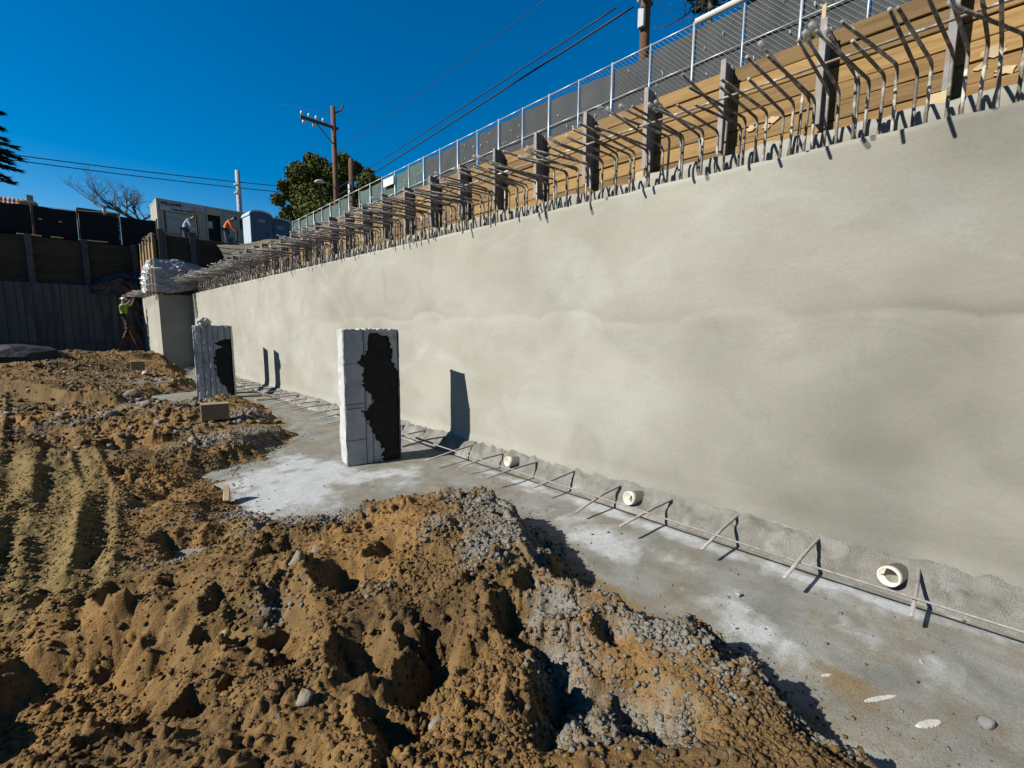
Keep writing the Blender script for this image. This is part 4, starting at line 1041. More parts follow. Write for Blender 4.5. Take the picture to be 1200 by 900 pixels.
# ------------------------------------------------------------------ person figures
def skin(name, verts, edges, radii, sub=2):
    me = bpy.data.meshes.new(name); me.from_pydata([tuple(v) for v in verts], edges, [])
    o = bpy.data.objects.new(name, me); COL.objects.link(o)
    md = o.modifiers.new('s', 'SKIN'); md.use_smooth_shade = True
    for i, v in enumerate(me.skin_vertices[0].data):
        r_ = radii[i]; v.radius = r_ if isinstance(r_, tuple) else (r_, r_); v.use_root = (i == 0)
    sb = o.modifiers.new('d', 'SUBSURF'); sb.levels = sub; sb.render_levels = sub
    dg = bpy.context.evaluated_depsgraph_get(); out = bpy.data.meshes.new_from_object(o.evaluated_get(dg)); bpy.data.objects.remove(o)
    out.name = name; out.polygons.foreach_set('use_smooth', [True]*len(out.polygons)); return out
def person(loc, rz, pose, label, top_mat, leg_mat, hat=None, scale=1.0, sleeves=True):
    """pose: dict of joints in a frame with +X the way the person faces"""
    J = {k: Vector(v) for k, v in pose.items()}
    root = empty('person', loc, rz, label, 'person', 'workers on the site')
    names = ['pelvis', 'waist', 'chest', 'neck', 'head', 'shL', 'elL', 'wrL', 'haL', 'shR', 'elR', 'wrR', 'haR', 'hiL', 'knL', 'anL', 'toL', 'hiR', 'knR', 'anR', 'toR']
    E = [('pelvis', 'waist'), ('waist', 'chest'), ('chest', 'neck'), ('neck', 'head'), ('chest', 'shL'), ('shL', 'elL'), ('elL', 'wrL'), ('wrL', 'haL'), ('chest', 'shR'), ('shR', 'elR'), ('elR', 'wrR'), ('wrR', 'haR'), ('pelvis', 'hiL'), ('hiL', 'knL'), ('knL', 'anL'), ('anL', 'toL'), ('pelvis', 'hiR'), ('hiR', 'knR'), ('knR', 'anR'), ('anR', 'toR')]
    R = dict(pelvis=.13, waist=.12, chest=.14, neck=.055, head=.085, shL=.07, elL=.045, wrL=.032, haL=.035, shR=.07, elR=.045, wrR=.032, haR=.035, hiL=.09, knL=.06, anL=.042, toL=.04, hiR=.09, knR=.06, anR=.042, toR=.04)
    idx = {n: i for i, n in enumerate(names)}
    V = [J[n] for n in names]; EE = [(idx[a], idx[b]) for a, b in E]; RR = [R[n] for n in names]
    hd = J['head']; up = (J['head']-J['neck']).normalized()
    V.append(hd+up*.11); EE.append((idx['head'], len(V)-1)); RR.append(.075)
    body = skin('body', V, EE, RR, 2)
    # hands: five short bent fingers each; nose and ears so the head reads as a face
    m = MB(); fw = Vector((1, 0, 0)); sd = Vector((0, 1, 0)); fw = (fw-up*fw.dot(up)).normalized(); sd = up.cross(fw)
    for s in ('L', 'R'):
        w = J['wr'+s]; h = J['ha'+s]; d = (h-w).normalized(); a = d.cross(Vector((0, 0, 1)) if abs(d.z) < .9 else Vector((1, 0, 0))).normalized(); n = a.cross(d)
        for k in range(4):
            b = h+a*(.024*(k-1.5)); L = (.07, .08, .075, .06)[k]; m.tube([b, b+d*L*.5-n*.005, b+d*L*.85-n*.03], [.010, .009, .007], 6)
        b = h+a*.035-d*.02; m.tube([b, b+a*.03+d*.02, b+a*.035+d*.05], [.011, .010, .008], 6)
    m.tube([hd+up*.02+fw*.075, hd+up*.045+fw*.085, hd-up*.0+fw*.108], [.008, .010, .013], 6)
    for s in (-1, 1):
        m.tube([hd+sd*s*.083+up*.045, hd+sd*s*.095+up*.02, hd+sd*s*.083-up*.02], [.012, .018, .010], 6)
    bm = bmesh.new(); bm.from_mesh(body); t = m.mesh('t', True); bm.from_mesh(t); bm.to_mesh(body); bm.free()
    link('body', body, M['skin'], root)
    def cloth(nm, ns, g, material):
        ii = {n: i for i, n in enumerate(ns)}; ee = [(ii[a], ii[b]) for a, b in E if a in ii and b in ii]
        link(nm, skin(nm, [J[n] for n in ns], ee, [R[n]+g for n in ns], 2), material, root)
    cloth('shirt', ['pelvis', 'waist', 'chest', 'shL', 'elL', 'shR', 'elR'] + (['wrL', 'wrR'] if sleeves else []), .022, top_mat)
    cloth('trousers', ['pelvis', 'hiL', 'knL', 'anL', 'hiR', 'knR', 'anR'], .028, leg_mat)
    for s in ('L', 'R'):
        m = MB(); a = J['an'+s]; b = J['to'+s]; m.tube([a+Vector((0, 0, .05)), a-(b-a)*.25+Vector((0, 0, -.02)), b], [.06, .065, .05], 8); m.build('boot', M['boot'], root, True)
    c = hd+up*.075
    v = []; f = []; n1, n2 = 14, 6
    for j in range(n2+1):
        th = math.pi*.5*j/n2
        for k in range(n1):
            ph = 2*math.pi*k/n1; v.append(tuple(c+(fw*math.cos(ph)*1.12+sd*math.sin(ph))*.112*math.cos(th)+up*.115*math.sin(th)))
    for j in range(n2):
        for k in range(n1): f.append((j*n1+k, j*n1+(k+1) % n1, (j+1)*n1+(k+1) % n1, (j+1)*n1+k))
    m = MB(); m.add(v, f)
    if hat:
        rim = [tuple(c+(fw*math.cos(2*math.pi*k/n1)*1.35+sd*math.sin(2*math.pi*k/n1)*1.1)*.125) for k in range(n1)]; low = [tuple(Vector(q)-up*.012) for q in rim]
        m.add(rim+low, [tuple(range(n1)), tuple(range(2*n1-1, n1-1, -1))]+[(k, n1+k, n1+(k+1) % n1, (k+1) % n1) for k in range(n1)])
        m.build('hard_hat', M[hat], root, True)
    else: m.build('hair', M['hair'], root, True)
    return root
STAND = dict(pelvis=(0, 0, .95), waist=(.02, 0, 1.12), chest=(.02, 0, 1.36), neck=(.02, 0, 1.52), head=(.05, 0, 1.62), shL=(.02, .19, 1.42), elL=(.06, .27, 1.15), wrL=(.24, .22, 1.05), haL=(.31, .20, 1.04), shR=(.02, -.19, 1.42), elR=(.06, -.27, 1.15), wrR=(.24, -.22, 1.05), haR=(.31, -.20, 1.04), hiL=(0, .10, .90), knL=(.04, .12, .50), anL=(0, .13, .09), toL=(.17, .15, .04), hiR=(0, -.10, .90), knR=(.04, -.12, .50), anR=(0, -.13, .09), toR=(.17, -.15, .04))
BEND = dict(STAND); BEND.update(waist=(.05, 0, 1.12), chest=(.18, 0, 1.34), neck=(.28, 0, 1.45), head=(.37, 0, 1.52), shL=(.19, .19, 1.38), elL=(.30, .24, 1.12), wrL=(.48, .16, .95), haL=(.54, .14, .90), shR=(.19, -.19, 1.38), elR=(.30, -.24, 1.12), wrR=(.48, -.16, .95), haR=(.54, -.14, .90))
UP = dict(STAND); UP.update(elL=(.22, .25, 1.40), wrL=(.34, .20, 1.62), haL=(.37, .19, 1.70), elR=(.22, -.25, 1.40), wrR=(.36, -.18, 1.58), haR=(.40, -.17, 1.66), knR=(.2, -.12, .62), anR=(.12, -.13, .33), toR=(.28, -.15, .30))
q = at_y(219, 262, 27.0)
person((q.x-.1, 27.0, q.z-1.24), -.35, BEND, 'bareheaded worker in a light blue shirt leaning forward above the lagging', M['shirt_blue'], M['denim'])
q = at_y(267, 263, 27.2)
person((q.x-.12, 27.2, q.z-1.24), -.3, BEND, 'worker in a bright orange top leaning over beside the container', M['vest_orange'], M['denim'])
q = at_y(144, 361, 28.3)
person((q.x, 28.3, q.z-1.28), -.5, UP, 'worker in a neon green vest and white hard hat standing on a ladder', M['vest_green'], M['dark_cloth'], 'hat_white', sleeves=False)
gl = q.z-1.28
lad = empty('step_ladder', (q.x+.1, 28.3, .62), -.5, 'orange step ladder under the worker in the green vest', 'ladder')
H_ = gl-.62+.35
for s in (-1, 1):
    m = MB(); m.tube([(-.0-.42, .28*s, 0), (.08, .18*s, H_)], .025, 6); m.build('rail', M['ladder_orange'], lad)
    m = MB(); m.tube([(.55, .28*s, 0), (.10, .18*s, H_)], .020, 6); m.build('rear_rail', M['ladder_orange'], lad)
for k in range(1, 5):
    t = k/4.6; m = MB(); m.box((-.42+.5*t-.04, -.28+.10*t, H_*t-.01), (-.42+.5*t+.04, .28-.10*t, H_*t+.01)); m.build('step', M['ladder_orange'], lad)
m = MB(); m.box((.0, -.19, H_-.02), (.18, .19, H_+.02), None, .005); m.build('top_cap', M['ladder_orange'], lad)

# ------------------------------------------------------------------ office container behind the corner
q = at_y(182, 231, 33.0)
CZ = q.z-2.62
cont = empty('office_container', (q.x, 33.0, CZ), label='long beige corrugated office container with a dark open door', cat='container')
CL, CWD, CH = 12.1, 2.44, 2.6
def corr(n, L, z0, z1, depth, axis, off, face):
    """vertical corrugation profile along an axis"""
    m = MB(); pts = []
    pitch = L/n
    for k in range(n):
        a = k*pitch
        pts += [(a, 0), (a+pitch*.35, 0), (a+pitch*.5, depth), (a+pitch*.85, depth)]
    pts.append((L, 0))
    v = []
    for a, d in pts:
        for z in (z0, z1):
            v.append((a+off[0], off[1]+face*d, z) if axis == 'x' else (off[0]+face*d, a+off[1], z))
    m.add(v, [(2*i, 2*i+2, 2*i+3, 2*i+1) for i in range(len(pts)-1)]); return m
def holes_side():
    # side panels left and right of the door opening
    m = corr(12, 2.35, .12, CH-.1, .045, 'x', (.08, .03), 1); m.build('side_panel', M['container_paint'], cont)
    m = corr(38, CL-3.26, .12, CH-.1, .045, 'x', (3.16, .03), 1); m.build('side_panel', M['container_paint'], cont)
    m = MB(); m.box((2.43, .03, 2.13), (3.16, .09, CH-.1)); m.build('door_header', M['container_paint'], cont)
holes_side()
m = corr(9, CWD-.16, .12, CH-.1, .045, 'y', (.03, .08), 1); m.build('end_panel', M['container_sunlit'], cont)
m = MB(); m.box((.02, .04, CH-.09), (CL, CWD, CH), None, .01); m.build('roof', M['container_paint'], cont)
m = MB(); m.box((.02, .1, 0), (CL, CWD, .11)); m.build('floor', M['dark_open'], cont)
m = MB(); m.box((.1, CWD-.05, .12), (CL, CWD, CH-.1)); m.build('rear_panel', M['container_paint'], cont)
m = MB(); m.box((CL-.05, .1, .12), (CL, CWD-.06, CH-.1)); m.build('end_panel', M['container_paint'], cont)
for x_ in (.0, CL-.08):
    m = MB(); m.box((x_, 0, 0), (x_+.09, .10, CH+.01), None, .008); m.build('corner_post', M['container_sunlit'] if x_ < 1 else M['container_paint'], cont)
m = MB(); m.box((.09, 0, CH-.1), (CL-.08, .05, CH+.005), None, .006); m.build('top_rail', M['container_paint'], cont)
m = MB(); m.box((.09, 0, .0), (CL-.08, .05, .12), None, .006); m.build('bottom_rail', M['container_paint'], cont)
for a, b in (((2.40, -.01, .1), (2.46, .10, 2.2)), ((3.13, -.01, .1), (3.19, .10, 2.2)), ((2.46, -.01, 2.12), (3.13, .10, 2.2))):
    m = MB(); m.box(a, b, None, .005); m.build('door_frame', M['container_paint'], cont)
m = MB(); m.box((2.46, .30, .1), (3.13, .34, 2.12)); m.build('open_door_dark', M['dark_open'], cont)
m = MB(); m.box((2.48, .12, 1.35), (2.72, .13, 1.75)); m.build('door_notice', M['sign_white'], cont)
m = MB(); m.box((.42, -.04, .75), (1.78, .02, 1.86), None, .01); sh_ = m.build('window_shutter', M['container_paint'], cont)
m = MB(); m.box((.44, -.05, 1.28), (1.76, -.042, 1.30)); m.build('shutter_bar', M['galvanized'], sh_)
for k in range(5):
    m = MB(); m.box((4.22+.22*k, .0, 1.55), (4.32+.22*k, .065, 2.15), None, .01); m.build('vent_slot', M['dark_open'], cont)
def letters(text, size, loc, material, name, parent, bold=0.0):
    c = bpy.data.curves.new(name, 'FONT'); c.body = text; c.size = size; c.extrude = .004; c.offset = bold
    o = bpy.data.objects.new(name, c); COL.objects.link(o); dg = bpy.context.evaluated_depsgraph_get()
    me = bpy.data.meshes.new_from_object(o.evaluated_get(dg)); bpy.data.objects.remove(o)
    me.materials.clear()
    return link(name, me, material, parent, loc, (math.pi/2, 0, 0))
m = MB(); m.box((.16, -.035, 2.24), (2.30, .0, 2.50), None, .006); s1 = m.build('sign_board', M['sign_white'], cont)
m = MB(); m.box((.16, -.035, 1.96), (1.62, .0, 2.22), None, .006); s2 = m.build('sign_board', M['sign_white'], cont)
letters('WILLIAMS', .22, (.20, -.04, 2.30), M['sign_ink'], 'sign_lettering', s1, .012)
letters('SCOTSMAN', .19, (1.20, -.04, 2.305), M['sign_blue'], 'sign_lettering', s1, .004)
letters('1-800-782-1500', .15, (.66, -.04, 2.03), M['sign_ink'], 'sign_lettering', s2, .008)

# ------------------------------------------------------------------ portable toilets
def toilet(px, py, Yp, rz, label, s=1.0):
    q = at_y(px, py, Yp); H = 2.3
    root = empty('portable_toilet', (q.x, Yp, q.z-H), rz, label, 'portable toilet', 'portable toilets beside the container')
    w, d = 1.12, 1.12
    def arch(x): return 2.0+.26*math.sqrt(max(0, 1-(x/(w*.56))**2))
    n = 14; xs2 = [-w/2+w*i/n for i in range(n+1)]
    m = MB(); v = [(x, -d/2, 0) for x in xs2]+[(x, -d/2, arch(x)-.04) for x in xs2]; m.add(v, [(i, i+1, n+2+i, n+1+i) for i in range(n)])
    m.add([(a, d/2, c) for a, b, c in v], [(i+1, i, n+1+i, n+2+i) for i in range(n)]); m.build('front_and_back', M['toilet_blue'], root)
    for sx in (-1, 1):
        m = MB(); m.box((sx*w/2-.02, -d/2+.004, 0), (sx*w/2+.02, d/2-.004, arch(w/2)-.03), None, .01)
        for k in range(4): m.box((sx*(w/2+.02)-.008, -d/2+.15+.24*k, .2), (sx*(w/2+.02)+.008, -d/2+.21+.24*k, 1.8), None, .004)
        m.build('side_wall', M['toilet_pale'] if sx < 0 else M['toilet_blue'], root)  # sunny side takes the pale roof colour to look sun-washed
    v = []; f = []
    xs3 = [-w*.56+w*1.12*i/n for i in range(n+1)]
    for yy_ in (-d/2-.07, d/2+.07):
        for x in xs3: v.append((x, yy_, arch(x)+.03))
        for x in xs3: v.append((x, yy_, arch(x)-.05))
    N_ = n+1
    for i in range(n):
        f += [(i, i+1, 2*N_+i+1, 2*N_+i), (N_+i+1, N_+i, 3*N_+i, 3*N_+i+1), (i+1, i, N_+i, N_+i+1), (2*N_+i, 2*N_+i+1, 3*N_+i+1, 3*N_+i)]
    f += [(0, 2*N_, 3*N_, N_), (n, N_+n, 3*N_+n, 2*N_+n)]
    m = MB(); m.add(v, f); m.build('roof', M['toilet_pale'], root)
    m = MB(); m.box((-.36, -d/2-.025, .12), (.36, -d/2-.002, 1.92), None, .01); dr = m.build('door', M['toilet_blue'], root)
    m = MB(); m.box((.24, -d/2-.05, .95), (.32, -d/2-.026, 1.1), None, .004); m.build('latch', M['dark_open'], dr)
    for rr, mm, nm, oy in ((.2, 'sign_white', 'emblem', -.032), (.165, 'toilet_blue', 'emblem_field', -.035)):
        pts = [(rr*math.cos(t*.3142), -d/2+oy, 1.72+rr*.5*math.sin(t*.3142)) for t in range(20)]
        m = MB(); m.add(pts+[(a, b+.006, c) for a, b, c in pts], [tuple(range(20))]+[(i, (i+1) % 20, 20+(i+1) % 20, 20+i) for i in range(20)]); m.build(nm, M[mm], dr)
    m = MB(); m.box((-.11, -d/2-.042, 1.70), (.11, -d/2-.036, 1.745)); m.build('emblem_bar', M['sign_white'], dr)
    m = MB(); m.tube([(.3, d/2-.2, 2.0), (.3, d/2-.2, 2.5)], .05, 10); m.build('vent_pipe', M['toilet_pale'], root)
toilet(301, 248.5, 29.0, .05, 'blue portable toilet with pale roof nearest the container door')
toilet(323, 257, 29.5, .05, 'darker blue portable toilet half hidden behind the other one')
m = MB(); m.box((-.55, -.5, 0), (.55, .5, .05), None, .01); q = at_y(297, 246, 31.0)

# ------------------------------------------------------------------ chain-link fence with shade screen above the lagging
FX = 9.0
fence = empty('chain_link_fence', (FX, 8, 6.0), label='galvanised chain link fence with grey shade screen above the lagging', cat='fence')
FY = [3.14-.893*5+.893*k for k in range(30)]
def ftop(y): return 7.70-.0205*(y-3)-6.0
for k, y_ in enumerate(FY):
    thick = (k % 2 == 0); m = MB(); m.tube([(0, 0, -.2), (0, 0, ftop(y_)+.03)], .025 if thick else .016, 8); m.build('post', M['galvanized'], fence, True, loc=(0, y_-8, 0))
for k in range(len(FY)-1):
    a, b = FY[k], FY[k+1]; za, zb = ftop(a), ftop(b)
    m = MB(); m.tube([(0, a-8, za), (0, b-8, zb)], .016, 7); m.build('top_rail', M['galvanized'], fence, True)
    m = MB(); m.tube([(0, a-8, za-.73), (0, b-8, zb-.73)], .013, 7); m.build('mid_rail', M['galvanized'], fence, True)
    r = random.Random(k); sag0, sag1 = r.uniform(.02, .10), r.uniform(.02, .10)
    if 4.9 < a < 7: sag0, sag1 = .16, .10
    if k == 21: continue                                # the screen is missing in one bay
    U, V_ = np.meshgrid(np.linspace(0, 1, 17), np.linspace(0, 1, 17))
    yv = a+.02+(b-a-.04)*U; topv = ftop(yv)-(sag0*(1-U)+sag1*U)-.03*np.sin(U*math.pi)*r.uniform(.3, 1.5); zv = -.15+(topv+.15)*V_
    xv = .035+.014*vn(yv, zv, .5, 800+k)+.008*np.sin(U*9)*V_
    i = (np.arange(16)[None, :]+(np.arange(16)*17)[:, None]).ravel()
    scr = link('shade_screen', np_mesh('shade_screen', np.stack([xv, yv-8, zv], -1).reshape(-1, 3), np.stack([i, i+17, i+18, i+1], -1), True), M['shade_screen_green'] if a > 12.5 else M['shade_screen'], fence)
    m = MB()
    for t in range(r.randint(4, 7)):                     # pale edges of the wind slits
        yc2 = r.uniform(a+.1, b-.1)-8; zc2 = r.uniform(.15, ftop(a)-.25); hh = r.uniform(.03, .06)
        m.tube([(.0, yc2, zc2), (-.012, yc2+r.uniform(-.012, .012), zc2+hh)], r.uniform(.006, .012), 5)
    m.build('wind_slit', M['flap_white'], scr)
    # diamond wires
    if a < 13:
        m = MB(); st = .065
        for sgn in (-1, 1):
            h0 = .0; s0 = -2.0
            while s0 < (b-a)+2.0:
                # line y = s0 + sgn*z ; clip to the bay
                pts = []
                for z in (0.0, ftop(a)-.02):
                    pts.append((s0+sgn*z, z))
                (y0, z0_), (y1, z1_) = pts
                def clip(y0, z0_, y1, z1_):
                    W = b-a
                    t0, t1 = 0.0, 1.0; dy = y1-y0
                    if abs(dy) < 1e-9: return None
                    ta, tb = sorted(((0-y0)/dy, (W-y0)/dy)); t0 = max(t0, ta); t1 = min(t1, tb)
                    if t1-t0 < .02: return None
                    return (y0+dy*t0, z0_+(z1_-z0_)*t0), (y0+dy*t1, z0_+(z1_-z0_)*t1)
                c = clip(y0, z0_, y1, z1_)
                if c: m.tube([(-.004*sgn, a-8+c[0][0], c[0][1]), (-.004*sgn, a-8+c[1][0], c[1][1])], .0014, 3, False)
                s0 += st*1.414
        wm = m.build('wire_mesh', M['mesh_wire'], fence); wm['kind'] = 'stuff'
# screen cloth rolled on the top rail
m = MB(); m.tube([(-.02, FY[1]-8, ftop(FY[1])+.01), (-.02, 4.0-8, ftop(4.0)+.01)], .055, 8); m.build('rolled_screen', M['flap_white'], fence, True)
q = at_x(455, 213, FX-.06)
m = MB(); m.box((-.006, -.36, -.14), (.006, .36, .14), None, .003); tag(m.build('blank_sign', M['ceramic_white'], None, loc=tuple(q)), 'small blank white sign panel fixed on the chain link fence', 'sign')

# ------------------------------------------------------------------ utility poles and wires
def pole(base, top, r0, r1, name, label, material, group='utility poles'):
    root = empty(name, base, 0, label, 'utility pole', group); h = top-base[2]
    m = MB(); m.tube([(0, 0, -.5), (0, 0, h*.5), (0, 0, h)], [r0, (r0+r1)/2, r1], 14); m.build('shaft', material, root, True); return root
q = at_x(390, 125, 14.0); PB = (14.0, q.y, 6.0)
p1 = pole(PB, q.z, .20, .15, 'utility_pole', 'tall wooden utility pole with crossarm and street lamp before the tree', M['pole_wood'])
zA = at_x(391, 150, 14.0).z-6.0
m = MB(); m.box((-2.15, -.13, zA-.09), (.28, -.02, zA+.09), None, .01); arm = m.build('crossarm', M['pole_wood'], p1)
m = MB(); m.tube([(-1.15, -.07, zA-.1), (-.1, -.07, zA-1.05)], .035, 6); m.build('brace', M['pole_wood'], p1)
for k in range(4):
    m = MB(); x_ = -2.05+.45*k; m.tube([(x_, -.07, zA+.09), (x_, -.07, zA+.16), (x_, -.07, zA+.20), (x_, -.07, zA+.34)], [.02, .03, .09, .07], 9); m.build('insulator', M['insulator'], arm, True)
for k in range(2):
    m = MB(); x_ = -1.95+.62*k; m.tube([(x_, -.07, zA-.36), (x_, -.07, zA-.2), (x_, -.07, zA-.1)], [.07, .09, .03], 9); m.build('insulator', M['insulator'], arm, True)
m = MB(); hq = q.z-6.0; m.tube([(.12, 0, hq-.35), (.55, 0, hq-.05), (.72, 0, hq+.35)], .05, 7); m.build('top_bracket', M['pole_wood'], p1, True)
ql = at_x(391, 220, 14.0); zl = ql.z-6.0
m = MB(); m.tube([(0, 0, zl), (-.8, 0, zl+.12), (-1.0, 0, zl+.1)], .03, 7); m.build('lamp_arm', M['galvanized'], p1, True)
m = MB(); m.tube([(-.75, 0, zl+.1), (-.95, 0, zl+.12), (-1.25, 0, zl+.05), (-1.4, 0, zl-.02)], [.06, .12, .11, .04], 9); m.build('lamp_head', M['insulator'], p1, True)
q = at_x(411, 186, 14.6)
p2 = pole((14.6, q.y, 6.0), q.z, .19, .16, 'utility_pole', 'shorter plain wooden pole right of the crossarm pole', M['pole_wood'])
qw = at_x(410, 225, 14.6); m = MB(); m.box((-.22, -.1, qw.z-6.3), (-.16, .1, qw.z-5.6), None, .01); m.build('pale_plate', M['insulator'], p2)
q = at_x(757, 0, 11.5); qb = q
p3 = pole((11.5, q.y, 6.0), 14.5, .135, .12, 'utility_pole', 'thick wooden utility pole with grey box rising behind the fence', M['pole_wood'])
qx = at_x(755, 20, 11.35); m = MB(); m.box((-.24, -.09, qx.z-6.0-.25), (-.12, .09, qx.z-6.0+.22), None, .015); m.build('meter_box', M['grey_box'], p3)
m = MB(); m.box((-.75, -.05, qb.z-6.0-.02), (.3, .05, qb.z-6.0+.08), None, .01); m.build('crossarm', M['pole_wood'], p3)
for k in range(2):
    m = MB(); m.tube([(-.65+.3*k, 0, qb.z-6.0-.22), (-.65+.3*k, 0, qb.z-6.0-.02)], [.05, .03], 8); m.build('insulator', M['insulator'], p3, True)
q = at_y(278, 200, 60.0)
p4 = pole((q.x, 60.0, 6.5), q.z, .30, .24, 'utility_pole', 'pale far utility pole rising behind the container', M['pole_pale'])
for zz_ in (-1.7, -2.6):
    m = MB(); m.tube([(-.5, -.3, q.z-6.5+zz_), (.1, -.3, q.z-6.5+zz_+.02)], .14, 7); m.build('clamp', M['insulator'], p4, True)
def wire(a, b, sag, label, r=.012, n=24):
    a = Vector(a); b = Vector(b); pts = [a.lerp(b, i/n)-Vector((0, 0, sag*4*(i/n)*(1-i/n))) for i in range(n+1)]
    m = MB(); m.tube(pts, r, 5); return tag(m.build('overhead_wire', M['wire'], None, True), label, 'wire', 'overhead wires')
wire(at_y(-60, 171, 60), at_y(372, 222, 60), .25, 'upper of two wires running past the pale far pole', .045)
wire(at_y(-60, 177, 60), at_y(372, 229, 60), .25, 'lower of two wires running past the pale far pole', .045)
wire(at_x(742, 8, 11.4), at_x(394, 231, 14.0), .0, 'thick lower wire from the fence pole towards the tree', .028)
wire(at_x(722, 9, 11.2), at_x(394, 222, 14.0), .0, 'upper wire from the fence pole towards the tree', .020)
wire(at_x(648, -8, 12.5), at_x(393, 178, 14.0), .15, 'faint thin wire climbing right from the crossarm pole', .010)
wire(at_x(330, 122, 15), at_x(392, 134, 14.0), .0, 'short faint wire left of the crossarm pole top', .006)
wire(at_x(768, 2, 11.5), at_x(808, 34, 9.4), .02, 'thin wire dropping right from the fence pole', .006)
wire(at_y(15, 238, 45), at_y(175, 252, 38), .1, 'low thin wire above the black screened fence', .02)

# ------------------------------------------------------------------ trees
def leaves(centres, radii, n, size, seed, flat=.75, shell=.55):
    g = np.random.default_rng(seed); Vs = []; Fs = []; C = np.array(centres); R = np.array(radii)
    w = R**2/np.sum(R**2); pick = g.choice(len(C), n, p=w)
    d = g.normal(size=(n, 3)); d /= np.linalg.norm(d, axis=1)[:, None]
    rad = (shell+(1-shell)*g.uniform(0, 1, n)**.5)*(1+.12*g.normal(size=n))
    P = C[pick]+d*rad[:, None]*R[pick][:, None]*np.array([1, 1, flat])
    a = g.normal(size=(n, 3)); a /= np.linalg.norm(a, axis=1)[:, None]; b = np.cross(a, d+.6*g.normal(size=(n, 3))); b /= np.linalg.norm(b, axis=1)[:, None]+1e-9
    s = size*g.uniform(.6, 1.4, n)[:, None]
    V = np.stack([P-a*s*.5, P+b*s*.28, P+a*s*.5, P-b*s*.28], 1).reshape(-1, 3)
    F = np.arange(4*n).reshape(-1, 4); return V, F
def limb_tree(root, pts_list, material, name='trunk'):
    for pts, r0, r1 in pts_list:
        n = len(pts); m = MB(); m.tube(pts, [r0+(r1-r0)*i/(n-1) for i in range(n)], 9); m.build(name, material, root, True)
q = at_x(388, 236, 19.0)
tr = empty('evergreen_tree', (19.0, q.y, 6.0), 0, 'big dense dark green tree behind the crossarm pole', 'tree')
zc0 = q.z-6.0; kf = 1.0
view = Vector((_r.x, _r.y, 0)).normalized()
limb_tree(tr, [([(0, 0, -.3), (.1, .1, zc0*.4), (0, 0, zc0*.9)], .45, .2)], M['bark'])
cents = []; rads = []; gg = np.random.default_rng(77)
dpt = (Vector((19.0, q.y, q.z))-CAM).dot(_f); pxm = dpt/FPX
for px, py, r in [(352, 245, 16), (345, 225, 13), (360, 212, 14), (378, 203, 13), (395, 212, 12), (412, 203, 12), (428, 212, 12), (438, 222, 11), (372, 235, 22), (400, 235, 22), (425, 238, 18), (340, 255, 14), (385, 258, 24), (415, 258, 22), (356, 264, 18), (336, 266, 10), (350, 208, 6), (372, 194, 7), (388, 196, 6), (408, 194, 7), (420, 201, 7), (434, 206, 6), (445, 216, 6), (333, 238, 7), (338, 222, 6)]:
    o_ = view*((px-388)*pxm) + Vector((0, 0, (236-py)*pxm))
    bk_ = Vector((_f.x, _f.y, 0)).normalized()*gg.uniform(-2.0, 2.0)*(1 if r > 9 else .7)
    cents.append(tuple(o_+bk_+Vector((0, 0, zc0)))); rads.append(r*pxm*1.12)
V, F = leaves(cents, rads, 64000, .27, 5, .9, .35)
link('crown', np_mesh('crown', V, F), M['leaf_dark'], tr)
for k in range(8):
    c = cents[8+k]; m = MB(); m.tube([(0, 0, zc0*.55), (c[0]*.5, c[1]*.5, zc0*.75), (c[0]*.85, c[1]*.85, c[2])], [.14, .09, .04], 7); m.build('limb', M['bark'], tr, True)
# small low tree left of it
q = at_x(335, 265, 17.0)
sb = empty('shrub', (17.0, q.y, 6.0), 0, 'low dark green shrub beside the second portable toilet', 'shrub')
limb_tree(sb, [([(0, 0, -.2), (0, .05, q.z-6.0)], .1, .04)], M['bark'])
V, F = leaves([(0, 0, q.z-6.0), (.6, -.5, q.z-6.6), (-.5, .6, q.z-6.5), (0, 0, q.z-7.2)], [.75, .7, .7, 1.0], 5000, .2, 6); link('crown', np_mesh('crown', V, F), M['leaf_dark'], sb)
# bare tree
def bare(root, start, dirv, L, r, depth, rng_, m):
    pts = [start]; d = dirv.normalized(); p = start
    for k in range(4):
        d = (d+Vector((rng_.uniform(-.28, .28), rng_.uniform(-.28, .28), rng_.uniform(-.15, .25)))).normalized(); p = p+d*L/4; pts.append(p)
    m.tube(pts, [r, r*.9, r*.8, r*.7, r*.6], 5 if depth < 3 else 4, False)
    if depth >= 5: return
    for k in range(3 if depth < 4 else 2):
        t = rng_.choice(pts[2:]); a = rng_.uniform(0, 6.28)
        nd = (d+Vector((math.cos(a), math.sin(a), rng_.uniform(-.2, .6)))*rng_.uniform(.6, 1.1)).normalized()
        bare(root, t, nd, L*rng_.uniform(.6, .78), r*.52, depth+1, rng_, m)
q = at_y(168, 262, 40.0); zb = 6.4
bt = empty('bare_tree', (q.x, 40.0, zb), 0, 'leafless winter tree spreading behind the black screened fence', 'tree')
limb_tree(bt, [([(0, 0, -.3), (0, 0, .9), (-.1, 0, q.z-zb)], .22, .16)], M['bare_bark'])
m = MB(); rg = random.Random(12); s0 = Vector((-.1, 0, q.z-zb))
for dv, L in (((-1.0, .1, .55), 1.7), ((-1.3, -.2, .25), 1.9), ((-.35, .3, .9), 1.1), ((.35, 0, .8), .8), ((-1.2, .3, .40), 2.0)):
    bare(bt, s0, Vector(dv), L, .085, 0, rg, m)
m.build('branches', M['bare_bark'], bt)
